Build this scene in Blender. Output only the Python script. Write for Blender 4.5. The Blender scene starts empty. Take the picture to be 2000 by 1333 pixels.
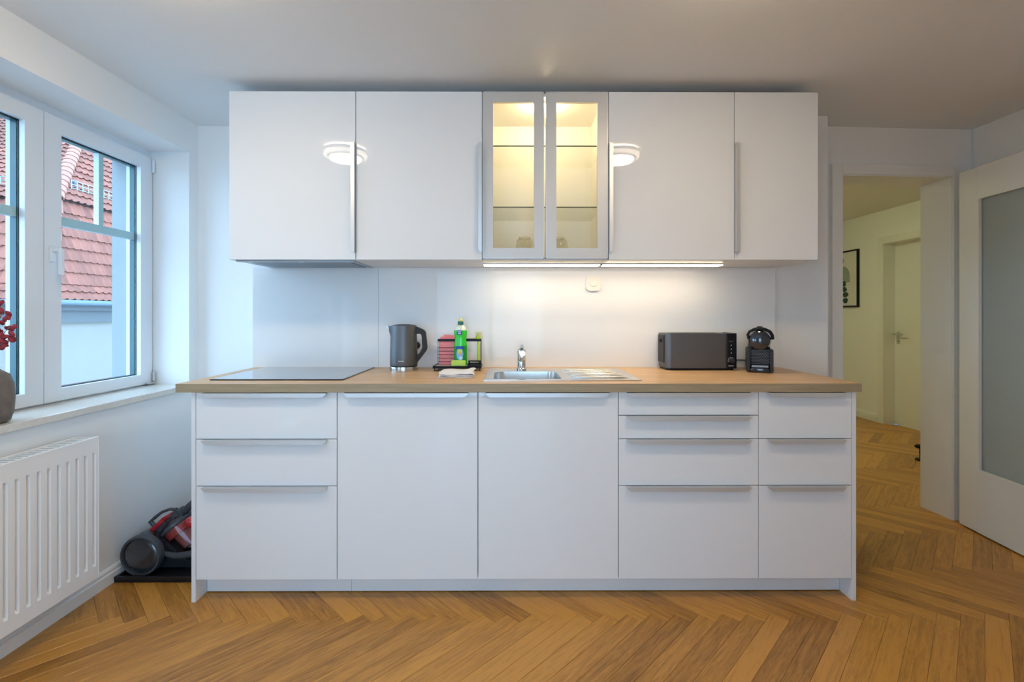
import bpy, bmesh, math, random
from mathutils import Vector, Matrix
random.seed(7)
PI = math.pi
scene = bpy.context.scene
COL = scene.collection

# ------------------------------------------------------------------ camera, world, light, exposure
F_PX, CX, CY, YAW, CAMZ = 931.85, 996.84, 614.12, 0.0046, 1.2275
cam_d = bpy.data.cameras.new('camera')
cam_d.sensor_width = 36.0
cam_d.lens = F_PX * 36.0 / 2000.0
cam_d.shift_x = (1000.0 - CX) / 2000.0
cam_d.shift_y = -(666.5 - CY) / 2000.0
cam_d.clip_start = 0.02
cam = bpy.data.objects.new('camera', cam_d)
cam.location = (0, 0, CAMZ)
cam.rotation_euler = (PI / 2, 0, -YAW)
COL.objects.link(cam)
scene.camera = cam

SKY = 8.8
world = bpy.data.worlds.new('overcast_sky')
scene.world = world
world.use_nodes = True
bg = world.node_tree.nodes['Background']
bg.inputs['Color'].default_value = (0.51, 0.705, 1.0, 1)
bg.inputs['Strength'].default_value = SKY

vs = scene.view_settings
vs.view_transform = 'Standard'
vs.look = 'None'
vs.gamma = 1.0
vs.use_curve_mapping = False
vs.exposure = -0.10
try:
    cy = scene.cycles
    cy.use_denoising = True
    cy.max_bounces = 12
    cy.diffuse_bounces = 6
    cy.transparent_max_bounces = 16
    cy.sample_clamp_indirect = 6.0
    cy.caustics_reflective = False
    cy.caustics_refractive = False
except Exception:
    pass

LAMP = 76.0      # ceiling lamps
LED = 14.5       # under-cabinet strips
PUCK = 5.2       # light inside the glass cabinet (W)
HALL = 95.0      # hallway lamp


def portal(loc, rot, sx, sy):
    d = bpy.data.lights.new('window_portal', 'AREA')
    d.shape = 'RECTANGLE'
    d.size, d.size_y = sx, sy
    d.cycles.is_portal = True
    o = bpy.data.objects.new('window_portal', d)
    o.location, o.rotation_euler = loc, rot
    COL.objects.link(o)


portal((-2.13, 2.07, 1.48), (0, -PI / 2, 0), 1.32, 1.33)
portal((-2.13, -0.45, 0.95), (0, -PI / 2, 0), 1.3, 1.8)
portal((0.125, -2.32, 1.0), (PI / 2, 0, 0), 2.65, 1.95)

# ------------------------------------------------------------------ materials
MATS = {}


def mat(name, col, rough=0.5, metal=0.0, var=0.04, scale=12.0, coat=0.0, bump=0.0, spec=0.5, emit=None, stretch=None, trans=0.0, ior=1.45):
    if name in MATS:
        return MATS[name]
    m = bpy.data.materials.new(name)
    m.use_nodes = True
    nt = m.node_tree
    b = nt.nodes['Principled BSDF']
    tc = nt.nodes.new('ShaderNodeTexCoord')
    mp = nt.nodes.new('ShaderNodeMapping')
    if stretch:
        mp.inputs['Scale'].default_value = stretch
    nz = nt.nodes.new('ShaderNodeTexNoise')
    nz.inputs['Scale'].default_value = scale
    nz.inputs['Detail'].default_value = 3
    nt.links.new(tc.outputs['Object'], mp.inputs['Vector'])
    nt.links.new(mp.outputs['Vector'], nz.inputs['Vector'])
    mx = nt.nodes.new('ShaderNodeMix')
    mx.data_type = 'RGBA'
    a = [max(0, c * (1 - var)) for c in col]
    z = [min(1, c * (1 + var)) for c in col]
    mx.inputs[6].default_value = (*a, 1)
    mx.inputs[7].default_value = (*z, 1)
    nt.links.new(nz.outputs['Fac'], mx.inputs[0])
    nt.links.new(mx.outputs[2], b.inputs['Base Color'])
    b.inputs['Roughness'].default_value = rough
    b.inputs['Metallic'].default_value = metal
    b.inputs['Specular IOR Level'].default_value = spec
    b.inputs['Coat Weight'].default_value = coat
    b.inputs['Coat Roughness'].default_value = 0.02
    b.inputs['Transmission Weight'].default_value = trans
    b.inputs['IOR'].default_value = ior
    if bump:
        bp = nt.nodes.new('ShaderNodeBump')
        bp.inputs['Strength'].default_value = bump
        bp.inputs['Distance'].default_value = 0.002
        nt.links.new(nz.outputs['Fac'], bp.inputs['Height'])
        nt.links.new(bp.outputs['Normal'], b.inputs['Normal'])
    if emit:
        b.inputs['Emission Color'].default_value = (*emit[0], 1)
        b.inputs['Emission Strength'].default_value = emit[1]
    MATS[name] = m
    return m


def thin_glass(name, tint, ior=1.5, frost=0.0):
    m = bpy.data.materials.new(name)
    m.use_nodes = True
    nt = m.node_tree
    nt.nodes.remove(nt.nodes['Principled BSDF'])
    out = nt.nodes['Material Output']
    tr = nt.nodes.new('ShaderNodeBsdfTransparent')
    tr.inputs['Color'].default_value = (*tint, 1)
    gl = nt.nodes.new('ShaderNodeBsdfGlossy')
    gl.inputs['Roughness'].default_value = 0.01
    lw = nt.nodes.new('ShaderNodeLayerWeight')     # Schlick reflectance, the same from both sides
    pw = nt.nodes.new('ShaderNodeMath'); pw.operation = 'POWER'; pw.inputs[1].default_value = 5.0
    fr = nt.nodes.new('ShaderNodeMath'); fr.operation = 'MULTIPLY_ADD'
    fr.inputs[1].default_value = 0.7; fr.inputs[2].default_value = 0.035
    nt.links.new(lw.outputs['Facing'], pw.inputs[0])
    nt.links.new(pw.outputs[0], fr.inputs[0])
    mx = nt.nodes.new('ShaderNodeMixShader')
    nt.links.new(fr.outputs[0], mx.inputs[0])
    nt.links.new(tr.outputs[0], mx.inputs[1])
    nt.links.new(gl.outputs[0], mx.inputs[2])
    if frost:
        tl = nt.nodes.new('ShaderNodeBsdfTranslucent')
        tl.inputs['Color'].default_value = (*tint, 1)
        df = nt.nodes.new('ShaderNodeBsdfDiffuse')
        df.inputs['Color'].default_value = (tint[0] * .8, tint[1] * .8, tint[2] * .8, 1)
        m2 = nt.nodes.new('ShaderNodeMixShader')
        m2.inputs[0].default_value = 0.5
        nt.links.new(tl.outputs[0], m2.inputs[1])
        nt.links.new(df.outputs[0], m2.inputs[2])
        m3 = nt.nodes.new('ShaderNodeMixShader')
        m3.inputs[0].default_value = frost
        nt.links.new(mx.outputs[0], m3.inputs[1])
        nt.links.new(m2.outputs[0], m3.inputs[2])
        nt.links.new(m3.outputs[0], out.inputs['Surface'])
    else:
        nt.links.new(mx.outputs[0], out.inputs['Surface'])
    MATS[name] = m
    return m


def wood(name, dark, light, stretch, use_uv=False, rough=0.42, rnd=0.0, grain=1.0):
    m = bpy.data.materials.new(name)
    m.use_nodes = True
    nt = m.node_tree
    N, L = nt.nodes.new, nt.links.new
    b = nt.nodes['Principled BSDF']
    tc = N('ShaderNodeTexCoord')
    src = tc.outputs['Object']
    if use_uv:
        uv = N('ShaderNodeUVMap')
        uv.uv_map = 'plank'
        src = uv.outputs['UV']
    oi = N('ShaderNodeObjectInfo')
    at = N('ShaderNodeAttribute')
    at.attribute_name = 'tone'
    add = N('ShaderNodeMath'); add.operation = 'ADD'
    L(oi.outputs['Random'], add.inputs[0]); L(at.outputs['Fac'], add.inputs[1])
    fr = N('ShaderNodeMath'); fr.operation = 'FRACT'
    L(add.outputs[0], fr.inputs[0])
    off = N('ShaderNodeVectorMath'); off.operation = 'SCALE'
    off.inputs[0].default_value = (17.3, 9.1, 5.7)
    L(fr.outputs[0], off.inputs['Scale'])
    va = N('ShaderNodeVectorMath'); va.operation = 'ADD'
    L(src, va.inputs[0]); L(off.outputs['Vector'], va.inputs[1])
    mp = N('ShaderNodeMapping')
    mp.inputs['Scale'].default_value = stretch
    L(va.outputs['Vector'], mp.inputs['Vector'])
    n1 = N('ShaderNodeTexNoise'); n1.inputs['Scale'].default_value = 3.0; n1.inputs['Detail'].default_value = 6; n1.inputs['Roughness'].default_value = 0.62
    n1.inputs['Distortion'].default_value = 0.6
    L(mp.outputs['Vector'], n1.inputs['Vector'])
    n2 = N('ShaderNodeTexNoise'); n2.inputs['Scale'].default_value = 14.0; n2.inputs['Detail'].default_value = 3
    L(mp.outputs['Vector'], n2.inputs['Vector'])
    m1 = N('ShaderNodeMath'); m1.operation = 'MULTIPLY_ADD'
    m1.inputs[1].default_value = 0.35 * grain
    L(n2.outputs['Fac'], m1.inputs[0]); L(n1.outputs['Fac'], m1.inputs[2])
    m2 = N('ShaderNodeMath'); m2.operation = 'MULTIPLY_ADD'
    m2.inputs[1].default_value = rnd
    L(fr.outputs[0], m2.inputs[0]); L(m1.outputs[0], m2.inputs[2])
    cr = N('ShaderNodeValToRGB')
    lo, hi = 0.48, 0.98 + rnd * 0.6
    cr.color_ramp.elements[0].position = min(1, lo)
    cr.color_ramp.elements[1].position = min(1, hi)
    cr.color_ramp.elements[0].color = (*dark, 1)
    cr.color_ramp.elements[1].color = (*light, 1)
    L(m2.outputs[0], cr.inputs['Fac'])
    L(cr.outputs['Color'], b.inputs['Base Color'])
    b.inputs['Roughness'].default_value = rough
    bp = N('ShaderNodeBump'); bp.inputs['Strength'].default_value = 0.08; bp.inputs['Distance'].default_value = 0.001
    L(n2.outputs['Fac'], bp.inputs['Height'])
    L(bp.outputs['Normal'], b.inputs['Normal'])
    MATS[name] = m
    return m


WALL = mat('wall_paint', (0.83, 0.83, 0.82), 0.75, var=0.012, scale=60, bump=0.05)
CEIL = mat('ceiling_paint', (0.80, 0.795, 0.785), 0.8, var=0.012, scale=40)
WHITE_TRIM = mat('white_lacquer', (0.80, 0.795, 0.775), 0.35, var=0.01)
UPVC = mat('window_plastic', (0.74, 0.78, 0.82), 0.28, var=0.01)
GLOSS = mat('gloss_white_front', (0.80, 0.80, 0.805), 0.5, var=0.008, coat=1.0, spec=0.0)
GLOSS_EDGE = mat('white_board', (0.78, 0.78, 0.785), 0.35, var=0.01)
SPLASH = mat('backsplash_laminate', (0.82, 0.815, 0.81), 0.45, var=0.01, coat=0.3, spec=0.1)
ALU = mat('brushed_aluminium', (0.66, 0.66, 0.66), 0.45, metal=0.7, var=0.03, scale=30, stretch=(1, 40, 40))
ALUDOOR = mat('door_frame_aluminium', (0.62, 0.60, 0.58), 0.45, metal=0.25, var=0.02)
STEEL = mat('stainless_steel', (0.72, 0.71, 0.69), 0.24, metal=1.0, var=0.04, scale=20)
CHROME = mat('chrome', (0.60, 0.60, 0.60), 0.16, metal=1.0, var=0.01)
HOODM = mat('hood_grey_metal', (0.42, 0.46, 0.50), 0.4, metal=0.6, var=0.05, scale=40)
CREAM = mat('cabinet_interior', (0.82, 0.80, 0.74), 0.5, var=0.01)
BLACK = mat('black_plastic', (0.010, 0.010, 0.012), 0.42, var=0.2, spec=0.22)
BLACKG = mat('black_gloss', (0.012, 0.014, 0.022), 0.08, var=0.2, coat=1.0)
HOB = mat('hob_glass', (0.01, 0.011, 0.013), 0.05, var=0.1, coat=1.0)
GREY = mat('dark_grey_metal', (0.14, 0.14, 0.145), 0.46, metal=0.75, var=0.05, scale=60)
GREYP = mat('dark_grey_plastic', (0.035, 0.034, 0.036), 0.5, var=0.1, spec=0.25)
TRAYBLK = mat('black_tray', (0.012, 0.012, 0.014), 0.3, var=0.2)
PALEMARK = mat('pale_lettering', (0.6, 0.6, 0.6), 0.5, var=0.02)
STONE = mat('sill_stone', (0.66, 0.63, 0.57), 0.16, var=0.12, scale=70)
RAD = mat('radiator_enamel', (0.82, 0.82, 0.82), 0.3, var=0.01)
SPACER = mat('glazing_spacer', (0.012, 0.085, 0.105), 0.2, var=0.1)
GASKET = mat('gasket', (0.02, 0.03, 0.035), 0.5, var=0.1)
PANE = thin_glass('window_glass', (0.86, 0.95, 0.96))
CLEAR = thin_glass('clear_glass', (0.98, 0.98, 0.97))
SHELFG = thin_glass('shelf_glass', (0.97, 0.975, 0.95))
SHELFEDGE = mat('shelf_glass_edge', (0.16, 0.17, 0.10), 0.2)
FROST = thin_glass('frosted_glass', (0.80, 0.85, 0.84), frost=0.85)
TINTGLASS = thin_glass('tinted_canister', (0.80, 0.74, 0.74))
OAKTOP = wood('oak_worktop', (0.50, 0.31, 0.155), (0.80, 0.53, 0.28), (1.2, 14, 14), rough=0.38)
OAKEDGE_SHADED = wood('oak_edge_shaded', (0.27, 0.205, 0.12), (0.44, 0.345, 0.215), (1.5, 60, 60), rough=0.5)  # darker than the top: weaker light on the front put into the colour
PARQUET = wood('oak_parquet', (0.225, 0.090, 0.014), (0.58, 0.27, 0.048), (2.2, 26, 1), use_uv=True, rough=0.34, rnd=0.36)
SUBFLOOR = mat('parquet_joint', (0.06, 0.032, 0.014), 0.7)

# ------------------------------------------------------------------ mesh helpers


class B:
    def __init__(self):
        self.bm = bmesh.new()

    def _merge(self, t):
        me = bpy.data.meshes.new('t')
        t.to_mesh(me)
        t.free()
        self.bm.from_mesh(me)
        bpy.data.meshes.remove(me)

    def box(self, x0, x1, y0, y1, z0, z1, bev=0.0, seg=2):
        t = bmesh.new()
        v = [t.verts.new((x, y, z)) for x in (x0, x1) for y in (y0, y1) for z in (z0, z1)]
        for f in ((0, 1, 3, 2), (4, 6, 7, 5), (0, 4, 5, 1), (2, 3, 7, 6), (0, 2, 6, 4), (1, 5, 7, 3)):
            t.faces.new([v[i] for i in f])
        if bev:
            bmesh.ops.bevel(t, geom=t.edges[:], offset=bev, segments=seg, affect='EDGES', profile=0.6)
        self._merge(t)
        return self

    def prism(self, pts, axis, lo, hi, bev=0.0):
        """polygon pts (2D) extruded along an axis; axis 'x' -> pts=(y,z), 'y' -> (x,z), 'z' -> (x,y)"""
        t = bmesh.new()
        mk = {'x': lambda p, k: (k, p[0], p[1]), 'y': lambda p, k: (p[0], k, p[1]), 'z': lambda p, k: (p[0], p[1], k)}[axis]
        a = [t.verts.new(mk(p, lo)) for p in pts]
        b = [t.verts.new(mk(p, hi)) for p in pts]
        n = len(pts)
        t.faces.new(a)
        t.faces.new(b[::-1])
        for i in range(n):
            t.faces.new((a[i], b[i], b[(i + 1) % n], a[(i + 1) % n]))
        bmesh.ops.recalc_face_normals(t, faces=t.faces[:])
        if bev:
            bmesh.ops.bevel(t, geom=t.edges[:], offset=bev, segments=2, affect='EDGES')
        self._merge(t)
        return self

    def tube(self, pts, r, n=10, closed=False, caps=True):
        pts = [Vector(p) for p in pts]
        rr = r if isinstance(r, (list, tuple)) else [r] * len(pts)
        rings = []
        prev = None
        for i, p in enumerate(pts):
            if closed:
                d = pts[(i + 1) % len(pts)] - pts[i - 1]
            else:
                d = pts[min(i + 1, len(pts) - 1)] - pts[max(i - 1, 0)]
            d.normalize()
            if prev is None:
                up = Vector((0, 0, 1)) if abs(d.z) < 0.9 else Vector((1, 0, 0))
                a = d.cross(up).normalized()
            else:
                a = (prev - d * prev.dot(d)).normalized()
            prev = a
            c = d.cross(a)
            rings.append([self.bm.verts.new(p + (a * math.cos(2 * PI * k / n) + c * math.sin(2 * PI * k / n)) * rr[i]) for k in range(n)])
        m = len(rings)
        for i in range(m if closed else m - 1):
            q = rings[(i + 1) % m]
            for k in range(n):
                self.bm.faces.new((rings[i][k], rings[i][(k + 1) % n], q[(k + 1) % n], q[k]))
        if caps and not closed:
            self.bm.faces.new(rings[0][::-1])
            self.bm.faces.new(rings[-1])
        return self

    def cyl(self, p0, p1, r, r1=None, n=24):
        return self.tube([p0, p1], [r, r if r1 is None else r1], n)

    def lathe(self, prof, c=(0, 0, 0), n=32, sx=1.0, sy=1.0, axis='z'):
        rings = []
        for r, z in prof:
            ring = []
            for k in range(n):
                x, y = r * sx * math.cos(2 * PI * k / n), r * sy * math.sin(2 * PI * k / n)
                p = {'z': (x, y, z), 'y': (x, z, y), 'x': (z, x, y)}[axis]
                ring.append(self.bm.verts.new((p[0] + c[0], p[1] + c[1], p[2] + c[2])))
            rings.append(ring)
        for i in range(len(rings) - 1):
            for k in range(n):
                self.bm.faces.new((rings[i][k], rings[i][(k + 1) % n], rings[i + 1][(k + 1) % n], rings[i + 1][k]))
        if prof[0][0] > 1e-5:
            self.bm.faces.new(rings[0][::-1])
        if prof[-1][0] > 1e-5:
            self.bm.faces.new(rings[-1])
        return self

    def ellipsoid(self, c, r, n=12, m=8):
        prof = [(max(1e-6, math.sin(PI * i / m)), -math.cos(PI * i / m)) for i in range(m + 1)]
        t = B()
        t.lathe(prof, n=n)
        for v in t.bm.verts:
            v.co = Vector((v.co.x * r[0] + c[0], v.co.y * r[1] + c[1], v.co.z * r[2] + c[2]))
        self._merge(t.bm)
        return self

    def xf(self, M):
        bmesh.ops.transform(self.bm, matrix=M, verts=self.bm.verts[:])
        return self

    def out(self, name, m, parent=None, local=False, smooth=None):
        bmesh.ops.remove_doubles(self.bm, verts=self.bm.verts[:], dist=1e-6)
        bmesh.ops.recalc_face_normals(self.bm, faces=self.bm.faces[:])
        me = bpy.data.meshes.new(name)
        if parent is not None and not local:
            root = parent
            while root.parent:
                root = root.parent
            bmesh.ops.translate(self.bm, verts=self.bm.verts[:], vec=-Vector(root.location))
        self.bm.to_mesh(me)
        self.bm.free()
        me.materials.append(m)
        o = bpy.data.objects.new(name, me)
        COL.objects.link(o)
        o.parent = parent
        if smooth is not None:
            for p in me.polygons:
                p.use_smooth = True
            try:
                me.set_sharp_from_angle(angle=math.radians(smooth))
            except Exception:
                pass
        return o


def tag(o, label, cat=None, group=None, kind=None):
    o['label'] = label
    if cat:
        o['category'] = cat
    if group:
        o['group'] = group
    if kind:
        o['kind'] = kind
    return o


def thing(name, loc, label, cat, group=None, rotz=0.0, kind=None):
    o = bpy.data.objects.new(name, None)
    o.empty_display_size = 0.05
    o.location = loc
    o.rotation_euler = (0, 0, rotz)
    COL.objects.link(o)
    return tag(o, label, cat, group, kind)


def struct(b, name, m, label, cat, smooth=None):
    return tag(b.out(name, m, smooth=smooth), label, cat, kind='structure')


def box(*a, **k):
    return B().box(*a, **k)


# ------------------------------------------------------------------ setting: shell of the kitchen
W = 2.656            # kitchen wall face
YB = 2.81            # recessed back wall face
XL, XR = -1.82, 2.78
ZC = 2.334
YR = -2.2            # wall behind the camera
NI0, NI1, NZ0, NZ1 = 1.40, 2.73, 0.80, 2.152     # window niche
W20, W21 = -1.35, 0.45
W2A, W2B = 0.30, 1.60                             # added second window
w = B()
w.box(-2.235, XL, W21, 3.03, -0.2, NZ0)
w.box(-2.235, XL, W21, 3.03, NZ1, 2.6)
w.box(-2.235, XL, NI1, 3.03, NZ0, NZ1)
w.box(-2.235, XL, W21, NI0, NZ0, NZ1)
w.box(-2.235, XL, W20, W21, -0.2, W2A)
w.box(-2.235, XL, W20, W21, W2B, 2.6)
w.box(-2.235, XL, YR, W20, -0.2, 2.6)
struct(w, 'wall_left', WALL, 'white plastered window wall on the left with a deep niche', 'wall')
struct(B().box(XL, -1.405, YB, 3.03, -0.2, 2.6).box(-1.405, 1.785, W, 3.03, -0.2, 2.6), 'wall_back', WALL,
       'white wall behind the kitchen units, stepping forward behind the worktop', 'wall')
struct(box(XR, XR + 0.2, YR, 2.84, -0.2, 2.6), 'wall_right', WALL, 'dim white wall at the far right behind the open glass door', 'wall')
RX0, RX1, RZ1 = -1.2, 1.45, 1.96
r = B()
r.box(-2.22, RX0, YR - 0.25, YR, -0.2, 2.6).box(RX1, XR + 0.2, YR - 0.25, YR, -0.2, 2.6).box(RX0, RX1, YR - 0.25, YR, RZ1, 2.6).box(RX0, RX1, YR - 0.25, YR, -0.2, 0.05)
struct(box(0.42, XR, -0.62, -0.48, 0.0, ZC - 0.0005), 'added_partition', WALL, 'unseen white partition added behind the viewer to shade the right corner', 'wall')  # added out of view to keep rear daylight off the right corner
struct(r, 'wall_rear', WALL, 'white wall behind the viewer with wide glazing added for daylight', 'wall')
struct(box(-2.22, XR + 0.2, YR - 0.25, 3.05, ZC, ZC + 0.2), 'ceiling', CEIL, 'low white plastered kitchen ceiling above the cabinets', 'ceiling')

# wall with the doorway, turned a little away from the kitchen front
DW_O, DW_A = Vector((1.888, 2.80, 0)), math.atan2(0.05, 0.879)
DWM = Matrix.Translation(DW_O) @ Matrix.Rotation(DW_A, 4, 'Z')
OP0, OP1, OPZ = 0.074, 0.754, 2.043
d = B().box(-0.11, OP0 - 0.02, 0.0, 0.178, -0.2, 2.6).box(OP1 + 0.02, 2.4, 0.0, 0.178, -0.2, 2.6).box(OP0 - 0.02, OP1 + 0.02, 0.0, 0.178, OPZ + 0.02, 2.6)
struct(d.xf(DWM), 'wall_doorway', WALL, 'white wall around the open doorway to the hall', 'wall')
tr = thing('trim_1', DW_O, 'white door lining and casing of the open doorway', 'door frame', rotz=DW_A, kind='structure')
B().box(OP0 - 0.02, OP0, -0.012, 0.190, 0, OPZ + 0.02).box(OP1, OP1 + 0.02, -0.012, 0.190, 0, OPZ + 0.02).box(OP0, OP1, -0.012, 0.190, OPZ, OPZ + 0.02).out('lining', WHITE_TRIM, tr, local=True)
B().box(OP0 - 0.068, OP0 - 0.004, -0.022, -0.001, 0, OPZ + 0.066, bev=0.003).out('casing', WHITE_TRIM, tr, local=True)
B().box(OP1 + 0.004, OP1 + 0.05, -0.022, -0.001, 0, OPZ + 0.066, bev=0.003).out('casing', WHITE_TRIM, tr, local=True)
B().box(OP0 - 0.004, OP1 + 0.004, -0.022, -0.001, OPZ + 0.006, OPZ + 0.066, bev=0.003).out('casing', WHITE_TRIM, tr, local=True)
B().box(OP0 + 0.0005, OP0 + 0.003, -0.006, 0.016, 0.86, 1.03).out('strike_plate', STEEL, tr, local=True)['label'] = 'steel strike plate'

# hall shell
HX, HY, HZ = 4.2, 6.6, 2.39
struct(B().box(HX, HX + 0.25, 2.9, 4.45, -0.2, 2.7).box(HX, HX + 0.25, 5.33, HY + 0.2, -0.2, 2.7).box(HX, HX + 0.25, 4.45, 5.33, 2.03, 2.7),
       'wall_hall_right', WALL, 'long hall wall with a framed print and a door', 'wall')
struct(box(0.9, HX + 0.25, HY, HY + 0.2, -0.2, 2.7), 'wall_hall_end', WALL, 'end wall of the hall', 'wall')
struct(box(0.9, 1.0, 3.03, HY, -0.2, 2.7), 'wall_hall_left', WALL, 'left wall of the hall', 'wall')
struct(box(0.9, HX + 0.25, 3.035, HY + 0.2, HZ, HZ + 0.2), 'ceiling_hall', CEIL, 'white hall ceiling seen through the doorway', 'ceiling')


def skirting(name, poly, axis, lo, hi, label):
    return struct(B().prism(poly, axis, lo, hi), name, WHITE_TRIM, label, 'baseboard')


bl = thing('baseboard_left', (XL, 1.0, 0), 'white moulded baseboard under the radiator along the window wall', 'baseboard', kind='structure')
for y0, y1 in ((YR, 2.112), (2.1125, YB)):
    B().prism([(XL, 0), (XL + 0.017, 0), (XL + 0.017, 0.048), (XL + 0.012, 0.052), (XL + 0.012, 0.064), (XL + 0.006, 0.072), (XL, 0.074)], 'y', y0, y1).out('skirting_board', WHITE_TRIM, bl)
skirting('baseboard_hall', [(HX, 0), (HX - 0.017, 0), (HX - 0.017, 0.06), (HX - 0.012, 0.066), (HX - 0.012, 0.08), (HX - 0.006, 0.09), (HX, 0.092)], 'y', 5.395, HY, 'white moulded baseboard under the framed print in the hall')

# ------------------------------------------------------------------ floor: herringbone parquet
fl = struct(box(-2.22, HX + 0.25, YR - 0.25, HY + 0.2, -0.12, -0.012), 'floor', SUBFLOOR, 'oak herringbone parquet floor running from the kitchen into the hall', 'floor')
PL, PW, PT = 0.527, 0.0693, 0.012
S2 = math.sqrt(0.5)
AOFF, BOFF = None, None


def proj(p):
    c, s = math.cos(YAW), math.sin(YAW)
    dx, dy = c * p[0] - s * p[1], s * p[0] + c * p[1]
    if dy < 0.05:
        return None
    return CX + F_PX * dx / dy, CY - F_PX * (p[2] - CAMZ) / dy


def plank_geo(l, wd):
    g, ch = 0.0003, 0.0011
    a0, a1, b0, b1 = g, l - g, g, wd - g
    lo = [(a0, b0), (a1, b0), (a1, b1), (a0, b1)]
    hi = [(a0 + ch, b0 + ch), (a1 - ch, b0 + ch), (a1 - ch, b1 - ch), (a0 + ch, b1 - ch)]
    v = [(x, y, -PT) for x, y in lo] + [(x, y, -ch * 0.8) for x, y in lo] + [(x, y, 0) for x, y in hi]
    f = [(8, 9, 10, 11)]
    for i in range(4):
        j = (i + 1) % 4
        f += [(i, j, 4 + j, 4 + i), (4 + i, 4 + j, 8 + j, 8 + i)]
    return v, f


PV, PF = plank_geo(PL, PW)


def plank_mesh(name, parts):
    """parts: list of (origin, angle, tone)"""
    V, Fc, UV, T = [], [], [], []
    for (ox, oy), ang, tone in parts:
        n0 = len(V)
        ca, sa = math.cos(ang), math.sin(ang)
        V += [(ox + x * ca - y * sa, oy + x * sa + y * ca, z) for x, y, z in PV]
        for f in PF:
            Fc.append(tuple(n0 + i for i in f))
            UV += [(PV[i][0], PV[i][1]) for i in f]
        T += [tone] * len(PV)
    me = bpy.data.meshes.new(name)
    me.from_pydata(V, [], Fc)
    uvl = me.uv_layers.new(name='plank')
    for i, u in enumerate(UV):
        uvl.data[i].uv = u
    at = me.attributes.new('tone', 'FLOAT', 'POINT')
    for i, t in enumerate(T):
        at.data[i].value = t
    me.materials.append(PARQUET)
    return me


# lattice: A planks lie along (1,1), B planks along (1,-1)
OX, OY = -0.2 - PL * S2, 1.949 - PL * S2
cands = []
for k in range(-8, 9):
    for n in range(-160, 200):
        a0, b0 = n * PW + k * PL, n * PW - k * PL
        cands.append(('A', a0, b0))
        cands.append(('B', n * PW + PL + k * PL, (n + 1) * PW - k * PL))
ind, rest = [], []
for kind, a, b in cands:
    # (a,b) frame -> world: a*(1,1)/sqrt2 + b*(1,-1)/sqrt2
    wx, wy = OX + (a + b) * S2, OY + (a - b) * S2
    if kind == 'A':
        ang = PI / 4
        # width runs along +b = (1,-1): shift so local +y = (-1,1)
        ox, oy = wx + PW * S2, wy - PW * S2
        cxy = (wx + (PL + PW) / 2 * S2, wy + (PL - PW) / 2 * S2)
    else:
        ang = -PI / 4
        # starts at b = top, runs down b by PL
        ox, oy = OX + (a + b - PL) * S2, OY + (a - b + PL) * S2
        cxy = (ox + (PL + PW) / 2 * S2, oy - (PL - PW) / 2 * S2)
    if not (-2.05 < cxy[0] < HX + 0.2 and YR - 0.1 < cxy[1] < HY + 0.15):
        continue
    if cxy[0] > XR + 0.2 and cxy[1] < 2.6:
        continue
    if cxy[0] < 1.0 and cxy[1] > 3.2:
        continue
    vis = False
    for t in (0.15, 0.5, 0.85):
        ca, sa = math.cos(ang), math.sin(ang)
        p = (ox + PL * t * ca - PW / 2 * sa, oy + PL * t * sa + PW / 2 * ca, 0)
        q = proj(p)
        if q and -5 < q[0] < 2005 and q[1] < 1345:
            hid = (-1.34 < p[0] < 1.48 and p[1] > 2.12) or p[0] < XL or (p[1] > 2.5 and (q[0] < 1655 or q[0] > 1875)) or (p[0] > 2.66 and p[1] < 2.8)
            if not hid:
                vis = True
    (ind if vis else rest).append(((ox, oy), ang, random.random()))
ind.sort(key=lambda e: e[0][1])
rest += ind[300:]
ind = ind[:300]
base = plank_mesh('plank', [((0, 0), 0, 0.0)])
for (ox, oy), ang, tone in ind:
    o = bpy.data.objects.new('plank', base)
    o.location = (ox, oy, 0)
    o.rotation_euler = (0, 0, ang)
    o.parent = fl
    COL.objects.link(o)
o = bpy.data.objects.new('further_planks', plank_mesh('further_planks', rest))
o['kind'] = 'stuff'
o.parent = fl
COL.objects.link(o)

# ------------------------------------------------------------------ windows


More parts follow.
